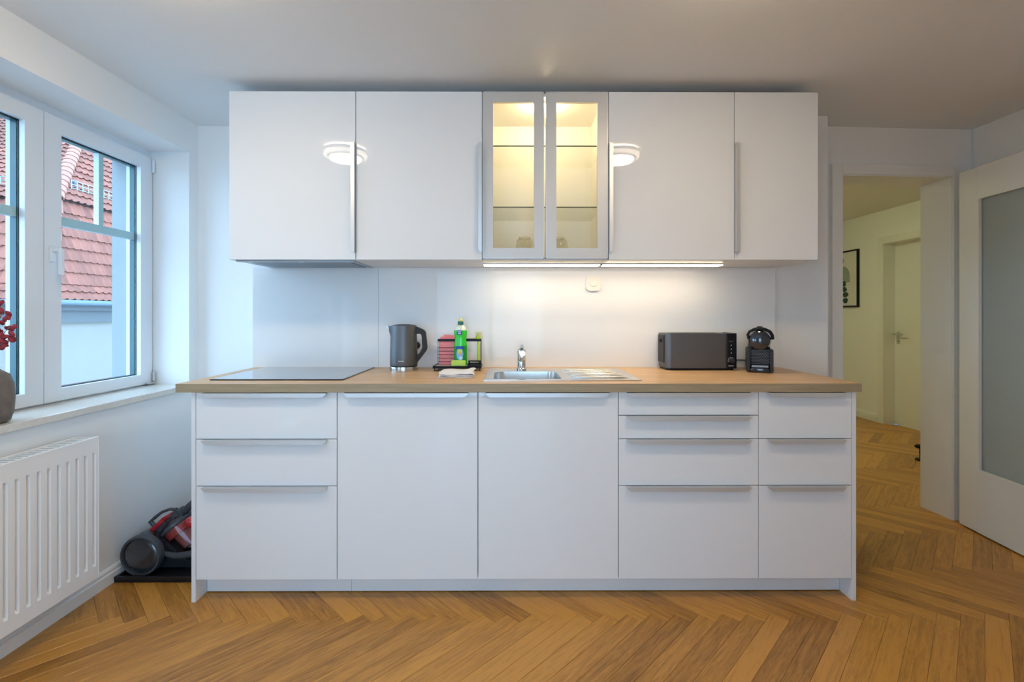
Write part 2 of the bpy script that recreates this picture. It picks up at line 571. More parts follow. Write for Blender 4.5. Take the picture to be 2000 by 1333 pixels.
def sash(parent, y0, y1, z0, z1, st_l, st_r, muntin=True, handle_y=None):
    """one casement in the plane X; y0<y1"""
    xi, xo = -2.02, -2.10
    s = B()
    gy0, gy1, gz0, gz1 = y0 + st_l, y1 - st_r, z0 + 0.055, z1 - 0.07
    s.prism([(y0, z0), (y1, z0), (gy1, gz0), (gy0, gz0)], 'x', xo, xi).prism([(y0, z1), (gy0, gz1), (gy1, gz1), (y1, z1)], 'x', xo, xi)
    s.prism([(y0, z0), (gy0, gz0), (gy0, gz1), (y0, z1)], 'x', xo, xi).prism([(y1, z0), (y1, z1), (gy1, gz1), (gy1, gz0)], 'x', xo, xi)
    so = s.out('sash', UPVC, parent)
    xg = -2.048
    B().box(xg - 0.003, xg, gy0, gy1, gz0, gz1).out('pane', PANE, so)
    sp = B()
    for a in ((gy0, gy0 + 0.004, gz0, gz1), (gy1 - 0.004, gy1, gz0, gz1), (gy0, gy1, gz1 - 0.006, gz1), (gy0, gy1, gz0, gz0 + 0.004)):
        sp.box(xg - 0.030, xg - 0.0035, *a)
    sp.out('glazing_spacer', SPACER, so)
    gk = B()
    for a in ((gy0, gy0 + 0.002, gz0, gz1), (gy1 - 0.002, gy1, gz0, gz1), (gy0, gy1, gz1 - 0.004, gz1), (gy0, gy1, gz0, gz0 + 0.003)):
        gk.box(xg + 0.0005, xg + 0.004, *a)
    gk.out('gasket', GASKET, so)
    if muntin:
        ym = (gy0 + gy1) / 2 + 0.015
        B().box(xg - 0.030, xg - 0.004, gy0 + 0.004, gy1 - 0.004, 1.635, 1.675).out('glazing_bar', UPVC, so)
        B().box(xg - 0.030, xg - 0.004, ym - 0.014, ym + 0.014, 1.675, gz1 - 0.006).out('glazing_bar', UPVC, so)
    return so


wn = thing('window_1', (-2.05, 2.07, NZ0 + 0.03), 'white double casement window with glazing bars facing the red roof', 'window', kind='structure')
fr = B().box(-2.11, -2.035, NI0, NI0 + 0.03, 0.8005, NZ1).box(-2.11, -2.035, NI1 - 0.03, NI1, 0.8005, NZ1).box(-2.11, -2.035, NI0 + 0.03, NI1 - 0.03, NZ1 - 0.035, NZ1).box(-2.11, -2.035, NI0 + 0.03, NI1 - 0.03, 0.8005, 0.845)
fr.out('outer_frame', UPVC, wn)
s1 = sash(wn, 2.087, 2.716, 0.838, 2.112, 0.08, 0.083)
s2 = sash(wn, 1.42, 2.083, 0.838, 2.112, 0.08, 0.08)
B().box(-2.0195, -2.012, 2.108, 2.135, 1.46, 1.53, bev=0.002).out('handle_rosette', UPVC, s1)
B().cyl((-2.012, 2.122, 1.51), (-1.975, 2.122, 1.51), 0.009, n=12).box(-1.988, -1.972, 2.113, 2.131, 1.40, 1.52, bev=0.005).out('handle_lever', UPVC, s1)
B().cyl((-2.012, 2.716, 0.85), (-2.012, 2.716, 0.90), 0.007, n=10).box(-2.02, -2.006, 2.66, 2.716, 0.836, 0.846).out('hinge', STEEL, wn)
B().cyl((-2.012, 2.716, 2.03), (-2.012, 2.716, 2.10), 0.007, n=10).out('hinge', UPVC, wn)
B().box(-2.03, XL + 0.022, NI0 - 0.02, NI1, NZ0 + 0.0005, NZ0 + 0.030, bev=0.004).out('window_sill', STONE, wn)['label'] = 'pale polished stone window sill'
RENDER2 = mat('reveal_render', (0.30, 0.31, 0.31), 0.9, var=0.05, scale=8, bump=0.2)
B().box(-2.248, -2.111, NI1 - 0.012, NI1 - 0.0005, 0.805, 2.10).box(-2.248, -2.111, NI0 + 0.0005, NI0 + 0.012, 0.805, 2.10).box(-2.248, -2.111, NI0 + 0.0005, NI1 - 0.0005, 2.10, NZ1 - 0.0005).out('outer_reveal', RENDER2, wn)['label'] = 'pale rendered outer reveal'
B().box(-2.27, -2.111, NI0 + 0.0005, NI1 - 0.0005, NZ0 + 0.0005, 0.805).out('outer_sill', mat('outer_sill_metal', (0.25, 0.26, 0.27), 0.5), wn)
wn2 = thing('added_window_2', (-2.05, (W20 + W21) / 2, W2A), 'unseen low white casement window added along the left wall for daylight', 'window', kind='structure')  # added out of view as an extra opening for daylight
B().box(-2.11, -2.035, W20, W20 + 0.03, W2A, W2B).box(-2.11, -2.035, W21 - 0.03, W21, W2A, W2B).box(-2.11, -2.035, W20 + 0.03, W21 - 0.03, W2B - 0.035, W2B).box(-2.11, -2.035, W20 + 0.03, W21 - 0.03, W2A, W2A + 0.04).out('outer_frame', UPVC, wn2)
sash(wn2, -0.447, 0.435, W2A + 0.03, W2B - 0.02, 0.08, 0.08, muntin=False)
sash(wn2, -1.335, -0.453, W2A + 0.03, W2B - 0.02, 0.08, 0.08, muntin=False)
wn3 = thing('added_window_3', (0.125, YR - 0.15, 0.05), 'unseen glazing added behind the viewer for daylight', 'window', kind='structure')  # unseen glazing, added so daylight fills the room from behind
g3 = B()
for x in (RX0, (RX0 * 2 + RX1) / 3, (RX0 + RX1 * 2) / 3, RX1 - 0.07):
    g3.box(x, x + 0.07, YR - 0.16, YR - 0.09, 0.05, RZ1)
g3.box(RX0, RX1, YR - 0.16, YR - 0.09, RZ1 - 0.07, RZ1).box(RX0, RX1, YR - 0.16, YR - 0.09, 0.05, 0.13)
g3.out('outer_frame', UPVC, wn3)
B().box(RX0 + 0.01, RX1 - 0.01, YR - 0.127, YR - 0.124, 0.1, RZ1 - 0.02).out('pane', PANE, wn3)

# ------------------------------------------------------------------ doors
HG = Vector((2.632, 2.772, 0))
DA = math.atan2(-0.39, -0.034)          # leaf runs from the hinge towards the viewer
dl = thing('door_1', HG, 'open white interior door with a large frosted glass pane at the right edge', 'door', rotz=DA, kind='structure')
LW, LT = 0.74, 0.04
# local x along the leaf, local -y ... the visible face looks to world -X  (local -y side)
gx0, gx1, gz0, gz1 = 0.115, LW - 0.115, 0.345, 1.885
lf = B()
lf.box(0, gx0, 0, LT, 0.008, 2.05, bev=0.002).box(gx1, LW, 0, LT, 0.008, 2.05, bev=0.002).box(gx0, gx1, 0, LT, 0.008, gz0).box(gx0, gx1, 0, LT, gz1, 2.05)
lf.out('leaf', WHITE_TRIM, dl, local=True)
bd = B()
for a in ((gx0 + 0.0002, gx0 + 0.016, gz0, gz1), (gx1 - 0.016, gx1, gz0, gz1), (gx0 + 0.016, gx1 - 0.016, gz0, gz0 + 0.016), (gx0 + 0.016, gx1 - 0.016, gz1 - 0.016, gz1)):
    bd.box(a[0], a[1], -0.004, 0.012, a[2], a[3])
    bd.box(a[0], a[1], 0.028, LT + 0.004, a[2], a[3])
bd.out('glazing_bead', WHITE_TRIM, dl, local=True)
B().box(gx0 + 0.002, gx1 - 0.002, 0.017, 0.023, gz0 + 0.002, gz1 - 0.002).out('pane', FROST, dl, local=True)['label'] = 'frosted glass pane'
for z in (0.25, 1.82):
    B().cyl((-0.006, 0.02, z - 0.05), (-0.006, 0.02, z + 0.05), 0.007, n=10).out('hinge', STEEL, dl, local=True)
for s in (-1, 1):
    hy = -0.03 if s < 0 else LT + 0.03
    B().cyl((LW - 0.06, 0 if s < 0 else LT, 1.05), (LW - 0.06, hy, 1.05), 0.009, n=12).tube([(LW - 0.06, hy, 1.05), (LW - 0.18, hy, 1.05)], 0.009).out('handle', STEEL, dl, local=True)

hd = thing('door_2', (HX + 0.12, 5.29, 0), 'closed white door at the end of the hall with a steel lever handle', 'door', kind='structure')
B().box(HX + 0.125, HX + 0.165, 4.45, 5.33, 0.0002, 2.03).out('leaf', WHITE_TRIM, hd)
B().box(HX + 0.117, HX + 0.125, 5.245, 5.285, 0.985, 1.03, bev=0.003).out('rosette', STEEL, hd)
B().box(HX + 0.117, HX + 0.125, 5.245, 5.285, 0.90, 0.945, bev=0.003).cyl((HX + 0.114, 5.265, 0.925), (HX + 0.1175, 5.265, 0.925), 0.006, n=10).out('lock_plate', STEEL, hd)
B().cyl((HX + 0.118, 5.265, 1.008), (HX + 0.06, 5.265, 1.008), 0.008, n=12).tube([(HX + 0.066, 5.275, 1.008), (HX + 0.064, 5.14, 1.008)], 0.009).out('lever', STEEL, hd)
tr2 = thing('trim_2', (HX, 5.33, 0), 'white casing around the closed hall door', 'door frame', kind='structure')
B().box(HX - 0.014, HX - 0.0005, 5.318, 5.39, 0, 2.09, bev=0.003).out('casing', WHITE_TRIM, tr2)
B().box(HX - 0.014, HX - 0.0005, 4.39, 5.318, 2.02, 2.09, bev=0.003).out('casing', WHITE_TRIM, tr2)
B().box(HX - 0.010, HX + 0.125, 5.313, 5.3295, 0, 2.029).box(HX - 0.010, HX + 0.125, 4.451, 5.313, 2.013, 2.029).out('lining', WHITE_TRIM, tr2)

# ------------------------------------------------------------------ outside: neighbour house, own wing, ground
gr = struct(box(-45, -2.3, -25, 45, -3.4, -3.2), 'ground', mat('paving', (0.22, 0.22, 0.22), 0.9), 'grey ground between the houses far below the window', 'ground')
RENDER = mat('house_render', (0.25, 0.225, 0.195), 0.9, var=0.05, scale=6, bump=0.2)
ZINC = mat('zinc_gutter', (0.11, 0.15, 0.18), 0.4, metal=0.4, var=0.1)
TILE = mat('clay_tile', (0.255, 0.080, 0.050), 0.6, var=0.25, scale=5)
RIDGE = mat('ridge_clay', (0.30, 0.115, 0.07), 0.6, var=0.25, scale=5)
UNDER = mat('roof_underlay', (0.07, 0.03, 0.025), 0.9)
GALV = mat('galvanised_steel', (0.3, 0.32, 0.34), 0.4, metal=0.5)
# tiles differ piece by piece
nt = TILE.node_tree
oi = nt.nodes.new('ShaderNodeObjectInfo'); hs = nt.nodes.new('ShaderNodeHueSaturation')
mr = nt.nodes.new('ShaderNodeMapRange'); mr.inputs[3].default_value = 0.78; mr.inputs[4].default_value = 1.25
nt.links.new(oi.outputs['Random'], mr.inputs[0]); nt.links.new(mr.outputs[0], hs.inputs['Value'])
src = [n for n in nt.nodes if n.type == 'MIX'][0]
nt.links.new(src.outputs[2], hs.inputs['Color']); nt.links.new(hs.outputs[0], nt.nodes['Principled BSDF'].inputs['Base Color'])

EX, EY = -10.45, 10.9
nh = thing('neighbour_house', (-14.0, 16.0, -3.2), 'neighbouring house with red clay tiled mansard roof outside the window', 'house')
B().box(-24, EX - 0.42, EY + 0.45, 24, -3.2, 1.02).out('wall', RENDER, nh)
B().box(-24, EX - 0.30, EY + 0.33, 24, 1.02, 1.32).box(-24, EX - 0.14, EY + 0.16, 24, 1.32, 1.47).out('cornice', mat('cornice_render', (0.12, 0.125, 0.13), 0.9), nh)
for a, b_ in (((EX + 0.03, EY - 0.02, 1.50), (EX + 0.03, 24, 1.50)), ((-24, EY - 0.03, 1.50), (EX + 0.05, EY - 0.03, 1.50))):
    B().cyl(a, b_, 0.075, n=12).out('gutter', ZINC, nh)
PR = [(0.0, 1.55), (0.35, 1.95), (0.9, 4.10)]
PLF = [(0.0, 1.55), (0.40, 1.95), (1.1, 4.10)]
UR, UL, UTOP = (0.80, 4.12), (1.0, 4.12), 9.6
SLR, SLL = 0.985, 1.333          # horizontal run per unit rise of the upper roof


def o_r(z):
    if z > 4.10:
        return UR[0] + (z - 4.12) * SLR
    return 0.35 * (z - 1.55) / 0.4 if z < 1.95 else 0.35 + 0.55 * (z - 1.95) / 2.15


def o_l(z):
    if z > 4.10:
        return UL[0] + (z - 4.12) * SLL
    return 0.40 * (z - 1.55) / 0.4 if z < 1.95 else 0.40 + 0.70 * (z - 1.95) / 2.15


# underlay skins
sk = B()
zs = [1.55, 1.95, 4.10, 4.121, UTOP]


def quad(b, ps):
    b.bm.faces.new([b.bm.verts.new(p) for p in ps])


for za, zb in zip(zs[:-1], zs[1:]):
    i = 0.03
    quad(sk, [(EX - o_r(za) - i, EY + o_l(za) + i, za), (EX - o_r(za) - i, 24, za), (EX - o_r(zb) - i, 24, zb), (EX - o_r(zb) - i, EY + o_l(zb) + i, zb)])
    quad(sk, [(EX - o_r(za) - i, EY + o_l(za) + i, za), (EX - o_r(zb) - i, EY + o_l(zb) + i, zb), (-24, EY + o_l(zb) + i, zb), (-24, EY + o_l(za) + i, za)])
sk.out('roof_deck', UNDER, nh)
TV, TF = [], []
TWD, TLN, CRS = 0.205, 0.375, 0.335
NS = 8
for i in range(NS + 1):
    u = TWD * i / NS
    h = 0.020 * math.cos(2 * PI * (u / 0.2)) + 0.006 * math.cos(4 * PI * (u / 0.2))
    TV += [(u, 0, h + 0.060), (u, TLN, h + 0.010), (u, 0.01, h + 0.036)]
for i in range(NS):
    a = 3 * i
    TF += [(a, a + 3, a + 4, a + 1), (a, a + 2, a + 5, a + 3)]
tile_me = bpy.data.meshes.new('roof_tile')
tile_me.from_pydata(TV, [], TF)
tile_me.materials.append(TILE)
for p in tile_me.polygons:
    p.use_smooth = True
try:
    tile_me.set_sharp_from_angle(angle=math.radians(50))
except Exception:
    pass
tiles = []


def course_rows(seg):
    (oa, za), (ob, zb) = seg
    ln = math.hypot(ob - oa, zb - za)
    k = max(1, round(ln / CRS))
    st = ln / k
    return [((oa + (ob - oa) * j / k), (za + (zb - za) * j / k)) for j in range(k)], ((ob - oa) / ln, (zb - za) / ln)


segs_r = [(PR[0], PR[1]), (PR[1], PR[2]), (UR, (UR[0] + (UTOP - 4.12) * SLR, UTOP))]
segs_l = [(PLF[0], PLF[1]), (PLF[1], PLF[2]), (UL, (UL[0] + (UTOP - 4.12) * SLL, UTOP))]
for sg in segs_r:
    rows, (so, sz) = course_rows(sg)
    for o_, z_ in rows:
        for j in range(-2, 48):
            y = EY + j * 0.2
            if y < EY + o_l(z_ + 0.1) - 0.1 or y > EY + 9.5:
                continue
            Mx = Matrix(((0, -so, sz, EX - o_), (1, 0, 0, y), (0, sz, so, z_), (0, 0, 0, 1)))
            tiles.append(Mx)
for sg in segs_l:
    rows, (so, sz) = course_rows(sg)
    for o_, z_ in rows:
        for j in range(-2, 74):
            x = EX + 0.1 - j * 0.2
            if x > EX - o_r(z_ + 0.1) - 0.05 or x < EX - 14.0:
                continue
            Mx = Matrix(((1, 0, 0, x), (0, so, -sz, EY + o_), (0, sz, so, z_), (0, 0, 0, 1)))
            tiles.append(Mx)
HOFF = Matrix.Translation(-nh.location)
vis, hid = [], []
for Mx in tiles:
    c = Mx @ Vector((0.1, 0.18, 0.03))
    q = proj(c)
    inr = q and (110 < q[0] < 226 and 255 < q[1] < 600)
    inl = q and (-8 < q[0] < 56 and 200 < q[1] < 600)
    (vis if inr or inl else hid).append((c.length, Mx))
vis.sort(key=lambda e: e[0])
hid += vis[300:]
vis = vis[:300]
for _, Mx in vis:
    o = bpy.data.objects.new('roof_tile', tile_me)
    o.parent = nh
    o.matrix_local = HOFF @ Mx
    COL.objects.link(o)
V, Fc = [], []
for _, Mx in hid:
    n0 = len(V)
    V += [tuple(HOFF @ (Mx @ Vector(p))) for p in TV]
    Fc += [tuple(n0 + i for i in f) for f in TF]
me = bpy.data.meshes.new('further_roof_tiles')
me.from_pydata(V, [], Fc)
me.materials.append(TILE)
o = bpy.data.objects.new('further_roof_tiles', me)
o.parent = nh
o['kind'] = 'stuff'
COL.objects.link(o)
# ridge tiles along the hip: short overlapping half rounds
rt = B()
prof = [(0.0, 0.17), (0.40, 0.145)]
n = 12
vr = []
for v_, r_ in prof:
    vr.append([rt.bm.verts.new((r_ * math.cos(PI * k / n), v_, r_ * 0.72 * math.sin(PI * k / n))) for k in range(n + 1)])
lip = [rt.bm.verts.new((0.145 * math.cos(PI * k / n), 0, 0.145 * 0.72 * math.sin(PI * k / n))) for k in range(n + 1)]
for k in range(n):
    rt.bm.faces.new((vr[0][k], vr[0][k + 1], vr[1][k + 1], vr[1][k]))
    rt.bm.faces.new((vr[0][k], lip[k], lip[k + 1], vr[0][k + 1]))
first = rt.out('ridge_tile', RIDGE, nh, local=True, smooth=50)
ridge_me = first.data


def hip_pt(z):
    return Vector((EX - o_r(z), EY + o_l(z), z))


pl = []
for z0, z1 in ((1.56, 1.95), (1.95, 4.08), (4.14, 9.4)):
    p0, p1 = hip_pt(z0), hip_pt(z1)
    ln = (p1 - p0).length
    k = max(1, int(ln / 0.36))
    for j in range(k):
        p = p0.lerp(p1, j / k)
        v = (p1 - p0).normalized()
        nrm = Vector((1, -1, 0)).normalized()
        nrm = (nrm - v * nrm.dot(v)).normalized()
        u = v.cross(nrm)
        pl.append(Matrix(((u.x, v.x, nrm.x, p.x), (u.y, v.y, nrm.y, p.y), (u.z, v.z, nrm.z, p.z), (0, 0, 0, 1))))
for i, Mx in enumerate(pl):
    o = first if i == 0 else bpy.data.objects.new('ridge_tile', ridge_me)
    if i:
        COL.objects.link(o)
    o.parent = nh
    o.matrix_local = HOFF @ Mx
# snow guards above the kink on both faces
for side in (0, 1):
    sg = B()
    z0 = 4.12 + 0.42
    for k in range(0, 34):
        a = k * 0.17
        for h in (0.06, 0.16, 0.26):
            if k == 0:
                if side == 0:
                    sg.cyl((EX - o_r(z0) + 0.03, EY + o_l(z0) + 0.3, z0 + h), (EX - o_r(z0) + 0.03, EY + 7, z0 + h), 0.011, n=6)
                else:
                    sg.cyl((EX - o_r(z0) - 0.3, EY + o_l(z0) - 0.03, z0 + h), (EX - 8, EY + o_l(z0) - 0.03, z0 + h), 0.011, n=6)
        if side == 0:
            sg.cyl((EX - o_r(z0) + 0.03, EY + o_l(z0) + 0.3 + a, z0 + 0.03), (EX - o_r(z0) + 0.03, EY + o_l(z0) + 0.3 + a, z0 + 0.27), 0.011, n=6)
        else:
            sg.cyl((EX - o_r(z0) - 0.3 - a, EY + o_l(z0) - 0.03, z0 + 0.03), (EX - o_r(z0) - 0.3 - a, EY + o_l(z0) - 0.03, z0 + 0.27), 0.011, n=6)
    sg.out('snow_guard', GALV, nh)
B().box(EX - 1.35, EX - 1.27, EY + 2.05, EY + 2.1, 4.45, 4.86).out('guard_bracket', ZINC, nh)

# ------------------------------------------------------------------ kitchen units
X0 = -1.329
FY = W - 0.62          # face of the base fronts
PZ, BZ = 0.095, 0.895  # bottom / top of the base fronts
UX0, UY, UZ0, UZ1 = -1.323, W - 0.39, 1.486, 2.286


def edge_pull(b, xa, xb, y, z):
    """profile pull hooked over the top edge of a front; y = front face, z = top edge"""
    b.prism([(xa, z + 0.0005), (xb, z + 0.0005), (xb, z - 0.004), (xb - 0.016, z - 0.0175), (xa + 0.016, z - 0.0175), (xa, z - 0.004)], 'y', y - 0.021, y - 0.018)
    b.box(xa, xb, y - 0.0185, y - 0.0004, z - 0.0015, z + 0.0005)
    return b


def edge_pull_v(b, za, zb, x, y, s):
    """the same pull standing on a door edge at x; s=+1 pull lies to the right of x"""
    e = 0.0175 * s
    b.prism([(x, za), (x + e * 0.2, za), (x + e, za + 0.016), (x + e, zb - 0.004), (x + e * 0.8, zb), (x, zb)], 'y', y - 0.021, y - 0.018)
    b.box(min(x, x + 0.0016 * s), max(x, x + 0.0016 * s), y - 0.0185, y - 0.0004, za, zb)
    return b


def base_unit(xa, xb, fronts, label, carc=True):
    t = thing('base_cabinet', ((xa + xb) / 2, W - 0.30, 0.095), label, 'cabinet', 'base units below the worktop')
    c = B()
    y0, y1 = FY + 0.021, W - 0.004
    c.box(xa + 0.001, xa + 0.017, y0, y1, PZ, BZ - 0.001).box(xb - 0.017, xb - 0.001, y0, y1, PZ, BZ - 0.001)
    c.box(xa + 0.017, xb - 0.017, y0, y1, PZ, PZ + 0.016).box(xa + 0.017, xb - 0.017, y1 - 0.008, y1, PZ + 0.016, BZ - 0.001)
    c.out('carcass', GLOSS_EDGE, t)
    z = BZ
    for h in fronts:
        nm = 'door' if h > 0.5 else 'drawer_front'
        f = box(xa + 0.0015, xb - 0.0015, FY, FY + 0.019, z - h + 0.0015, z - 0.0015, bev=0.0012).out(nm, GLOSS, t)
        wd = xb - xa
        m = 0.034 if wd > 0.5 else 0.036
        edge_pull(B(), xa + m, xb - m - (0.006 if wd > 0.5 else 0), FY, z - 0.0020).out('handle', ALU, f)
        z -= h
    return t


base_unit(X0, X0 + 0.6, (0.2, 0.2, 0.4), 'white base unit with three drawers under the black hob')
base_unit(X0 + 0.6, X0 + 1.2, (0.8,), 'white base unit with one full-height front below the kettle and dish rack')
base_unit(X0 + 1.2, X0 + 1.8, (0.8,), 'white base unit with one full-height front under the sink')
base_unit(X0 + 1.8, X0 + 2.4, (0.1, 0.1, 0.2, 0.4), 'white base unit with four drawers under the toaster')
base_unit(X0 + 2.4, X0 + 2.8, (0.2, 0.2, 0.4), 'narrow white base unit with three drawers at the right end')
for xa, xb, sd in ((X0 - 0.019, X0 - 0.001, 'left'), (X0 + 2.801, X0 + 2.819, 'right')):
    tag(box(xa, xb, FY, W - 0.003, 0.0, BZ - 0.001, bev=0.001).out('cover_panel', GLOSS_EDGE), 'white end panel reaching the floor at the %s end of the base units' % sd, 'panel', 'end panels')
sx = X0 + 0.637
tag(box(X0 + 0.001, sx - 0.0007, FY + 0.075, FY + 0.091, 0.004, PZ - 0.001).out('plinth_board', GLOSS_EDGE), 'short white plinth board under the left drawer unit', 'plinth', 'plinth boards')
tag(box(sx + 0.0007, X0 + 2.799, FY + 0.075, FY + 0.091, 0.004, PZ - 0.001).out('plinth_board', GLOSS_EDGE), 'long white plinth board under the four right units', 'plinth', 'plinth boards')

# worktop with a cut-out for the sink
CT = 0.933
CXL, CXR, CYF = -1.405, 1.5035, W - 0.635
SB = (-0.078, 0.252, 2.122, 2.438)     # bowl cut-out
wt = thing('worktop', (0.05, W - 0.3, BZ), 'long oak worktop with laminated edge coloured darker for its shade', 'worktop')
xs = [CXL, SB[0], SB[1], CXR]
ys = [CYF + 0.0012, SB[2], SB[3], W - 0.0125]
t = B()
for i in range(3):
    for j in range(3):
        if i == 1 and j == 1:
            continue
        t.box(xs[i], xs[i + 1], ys[j], ys[j + 1], BZ + 0.001, CT)
# drop inner walls shared by neighbours
bm = t.bm
bmesh.ops.remove_doubles(bm, verts=bm.verts[:], dist=1e-5)
seen = {}
for f in bm.faces[:]:
    seen.setdefault(frozenset(v.index for v in f.verts), []).append(f)
bm.verts.index_update()
seen = {}
for f in bm.faces[:]:
    seen.setdefault(tuple(sorted(v.index for v in f.verts)), []).append(f)
bmesh.ops.delete(bm, geom=[f for fs in seen.values() if len(fs) > 1 for f in fs], context='FACES_ONLY')
t.out('slab', OAKTOP, wt)
B().box(CXL, CXR, CYF, CYF + 0.001, BZ + 0.001, CT).out('front_edge', OAKEDGE_SHADED, wt)

hb = thing('hob', (-1.03, 2.39, CT), 'black glass induction hob lying flush on the worktop', 'hob')
B().box(-1.327, -0.735, 2.125, 2.63, CT + 0.0004, CT + 0.0055, bev=0.002).out('glass_plate', HOB, hb)

# sink
sk = thing('sink', (0.24, 2.33, CT), 'stainless steel inset sink with bowl on the left and ribbed drainer', 'sink')
SX0, SX1, SY0, SY1 = -0.108, 0.590, 2.100, 2.548
bx0, bx1, by0, by1 = -0.072, 0.246, 2.128, 2.432
t = B()
xs, ys = [SX0, bx0, bx1, SX1], [SY0, by0, by1, SY1]
for i in range(3):
    for j in range(3):
        if i == 1 and j == 1:
            continue
        t.box(xs[i], xs[i + 1], ys[j], ys[j + 1], CT + 0.0004, CT + 0.005)
bm = t.bm
bmesh.ops.remove_doubles(bm, verts=bm.verts[:], dist=1e-5)
bm.verts.index_update()
seen = {}
for f in bm.faces[:]:
    seen.setdefault(tuple(sorted(v.index for v in f.verts)), []).append(f)
bmesh.ops.delete(bm, geom=[f for fs in seen.values() if len(fs) > 1 for f in fs], context='FACES_ONLY')
t.out('rim', STEEL, sk)
# bowl: rounded rectangle rings
t = B()


def rrect(xa, xb, ya, yb, r, z, n=6):
    o = []
    for cx_, cy_, a0 in ((xb - r, yb - r, 0), (xa + r, yb - r, PI / 2), (xa + r, ya + r, PI), (xb - r, ya + r, 1.5 * PI)):
        for k in range(n + 1):
            a = a0 + PI / 2 * k / n
            o.append((cx_ + r * math.cos(a), cy_ + r * math.sin(a), z))
    return o


rings = [rrect(bx0 - 0.001, bx1 + 0.001, by0 - 0.001, by1 + 0.001, 0.004, CT + 0.0049), rrect(bx0 + 0.004, bx1 - 0.004, by0 + 0.004, by1 - 0.004, 0.05, CT + 0.002), rrect(bx0 + 0.010, bx1 - 0.010, by0 + 0.010, by1 - 0.010, 0.055, CT - 0.12),
         rrect(bx0 + 0.035, bx1 - 0.035, by0 + 0.035, by1 - 0.035, 0.05, CT - 0.145), rrect(bx0 + 0.1, bx1 - 0.1, by0 + 0.1, by1 - 0.1, 0.04, CT - 0.15)]
vr = [[t.bm.verts.new(p) for p in rg] for rg in rings]
for a, b2 in zip(vr[:-1], vr[1:]):
    for k in range(len(a)):
        t.bm.faces.new((a[k], a[(k + 1) % len(a)], b2[(k + 1) % len(a)], b2[k]))
t.bm.faces.new(vr[-1])
t.out('bowl', STEEL, sk, smooth=40)
B().lathe([(0.0, 0.0), (0.03, 0.0), (0.035, 0.003), (0.036, 0.0)], (0.087, 2.28, CT - 0.149), n=24).out('drain', CHROME, sk, smooth=40)
t = B()
for k in range(6):
    y = 2.165 + k * 0.058
    xr = 0.545 - 0.004 * k
    t.tube([(0.275, y, CT + 0.0045), (0.30, y, CT + 0.0075), (xr - 0.03, y, CT + 0.0075), (xr, y, CT + 0.0045)], [0.002, 0.006, 0.006, 0.002], 8)
t.out('drainer_ribs', STEEL, sk, smooth=60)

# faucet seen end on
fc = thing('faucet', (0.070, 2.492, CT + 0.005), 'chrome single lever tap behind the sink bowl', 'faucet')
fx, fy = 0.070, 2.492
B().lathe([(0.026, CT + 0.0055), (0.026, CT + 0.012), (0.022, CT + 0.016)], (fx, fy, 0), n=28).out('base_ring', CHROME, fc, smooth=40)
B().lathe([(0.0215, CT + 0.014), (0.0215, CT + 0.075), (0.020, CT + 0.085)], (fx, fy, 0), n=28).out('body', CHROME, fc, smooth=40)
B().tube([(fx, fy, CT + 0.055), (fx, fy - 0.05, CT + 0.078), (fx, fy - 0.12, CT + 0.100), (fx, fy - 0.155, CT + 0.102)], [0.0165, 0.0155, 0.0145, 0.014], 20).cyl((fx, fy - 0.142, CT + 0.10), (fx, fy - 0.142, CT + 0.082), 0.0125, n=20).out('spout', CHROME, fc, smooth=45)
B().lathe([(0.0215, CT + 0.086), (0.0225, CT + 0.10), (0.018, CT + 0.112), (0.006, CT + 0.117), (0.0, CT + 0.117)], (fx, fy, 0), n=28).tube([(fx, fy - 0.005, CT + 0.108), (fx, fy - 0.055, CT + 0.128), (fx, fy - 0.085, CT + 0.134)], [0.012, 0.009, 0.008], 14).out('lever', CHROME, fc, smooth=45)

# backsplash panels
sx = -0.717
tag(box(-1.412, sx - 0.0006, W - 0.012, W - 0.0005, CT + 0.0005, UZ0 - 0.001).out('backsplash_panel', SPLASH), 'short glossy white backsplash panel behind the hob', 'panel', 'backsplash panels')
tag(box(sx + 0.0006, 1.484, W - 0.012, W - 0.0005, CT + 0.0005, UZ0 - 0.001).out('backsplash_panel', SPLASH), 'long glossy white backsplash panel behind sink and toaster', 'panel', 'backsplash panels')

# wall units


def wall_unit(xa, xb, label, bottom=True, inner=GLOSS_EDGE):
    t = thing('wall_cabinet', ((xa + xb) / 2, W - 0.19, UZ0), label, 'cabinet', 'wall units above the worktop')
    c = B()
    y0, y1 = UY + 0.021, W - 0.0005
    c.box(xa + 0.0006, xa + 0.017, y0, y1, UZ0, UZ1).box(xb - 0.017, xb - 0.0006, y0, y1, UZ0, UZ1)
    c.box(xa + 0.017, xb - 0.017, y0, y1, UZ1 - 0.016, UZ1).box(xa + 0.017, xb - 0.017, y1 - 0.006, y1, UZ0, UZ1 - 0.016)
    if bottom:
        c.box(xa + 0.017, xb - 0.017, y0, y1 - 0.006, UZ0, UZ0 + 0.016)
    c.out('carcass', inner, t)
    return t


def wall_door(t, xa, xb, hx=None, s=-1):
    f = box(xa + 0.0015, xb - 0.0015, UY, UY + 0.019, UZ0 + 0.001, UZ1 - 0.001, bev=0.0012).out('door', GLOSS, t)
    if hx is not None:
        edge_pull_v(B(), 1.519, 2.039, hx, UY, s).out('handle', ALU, f)


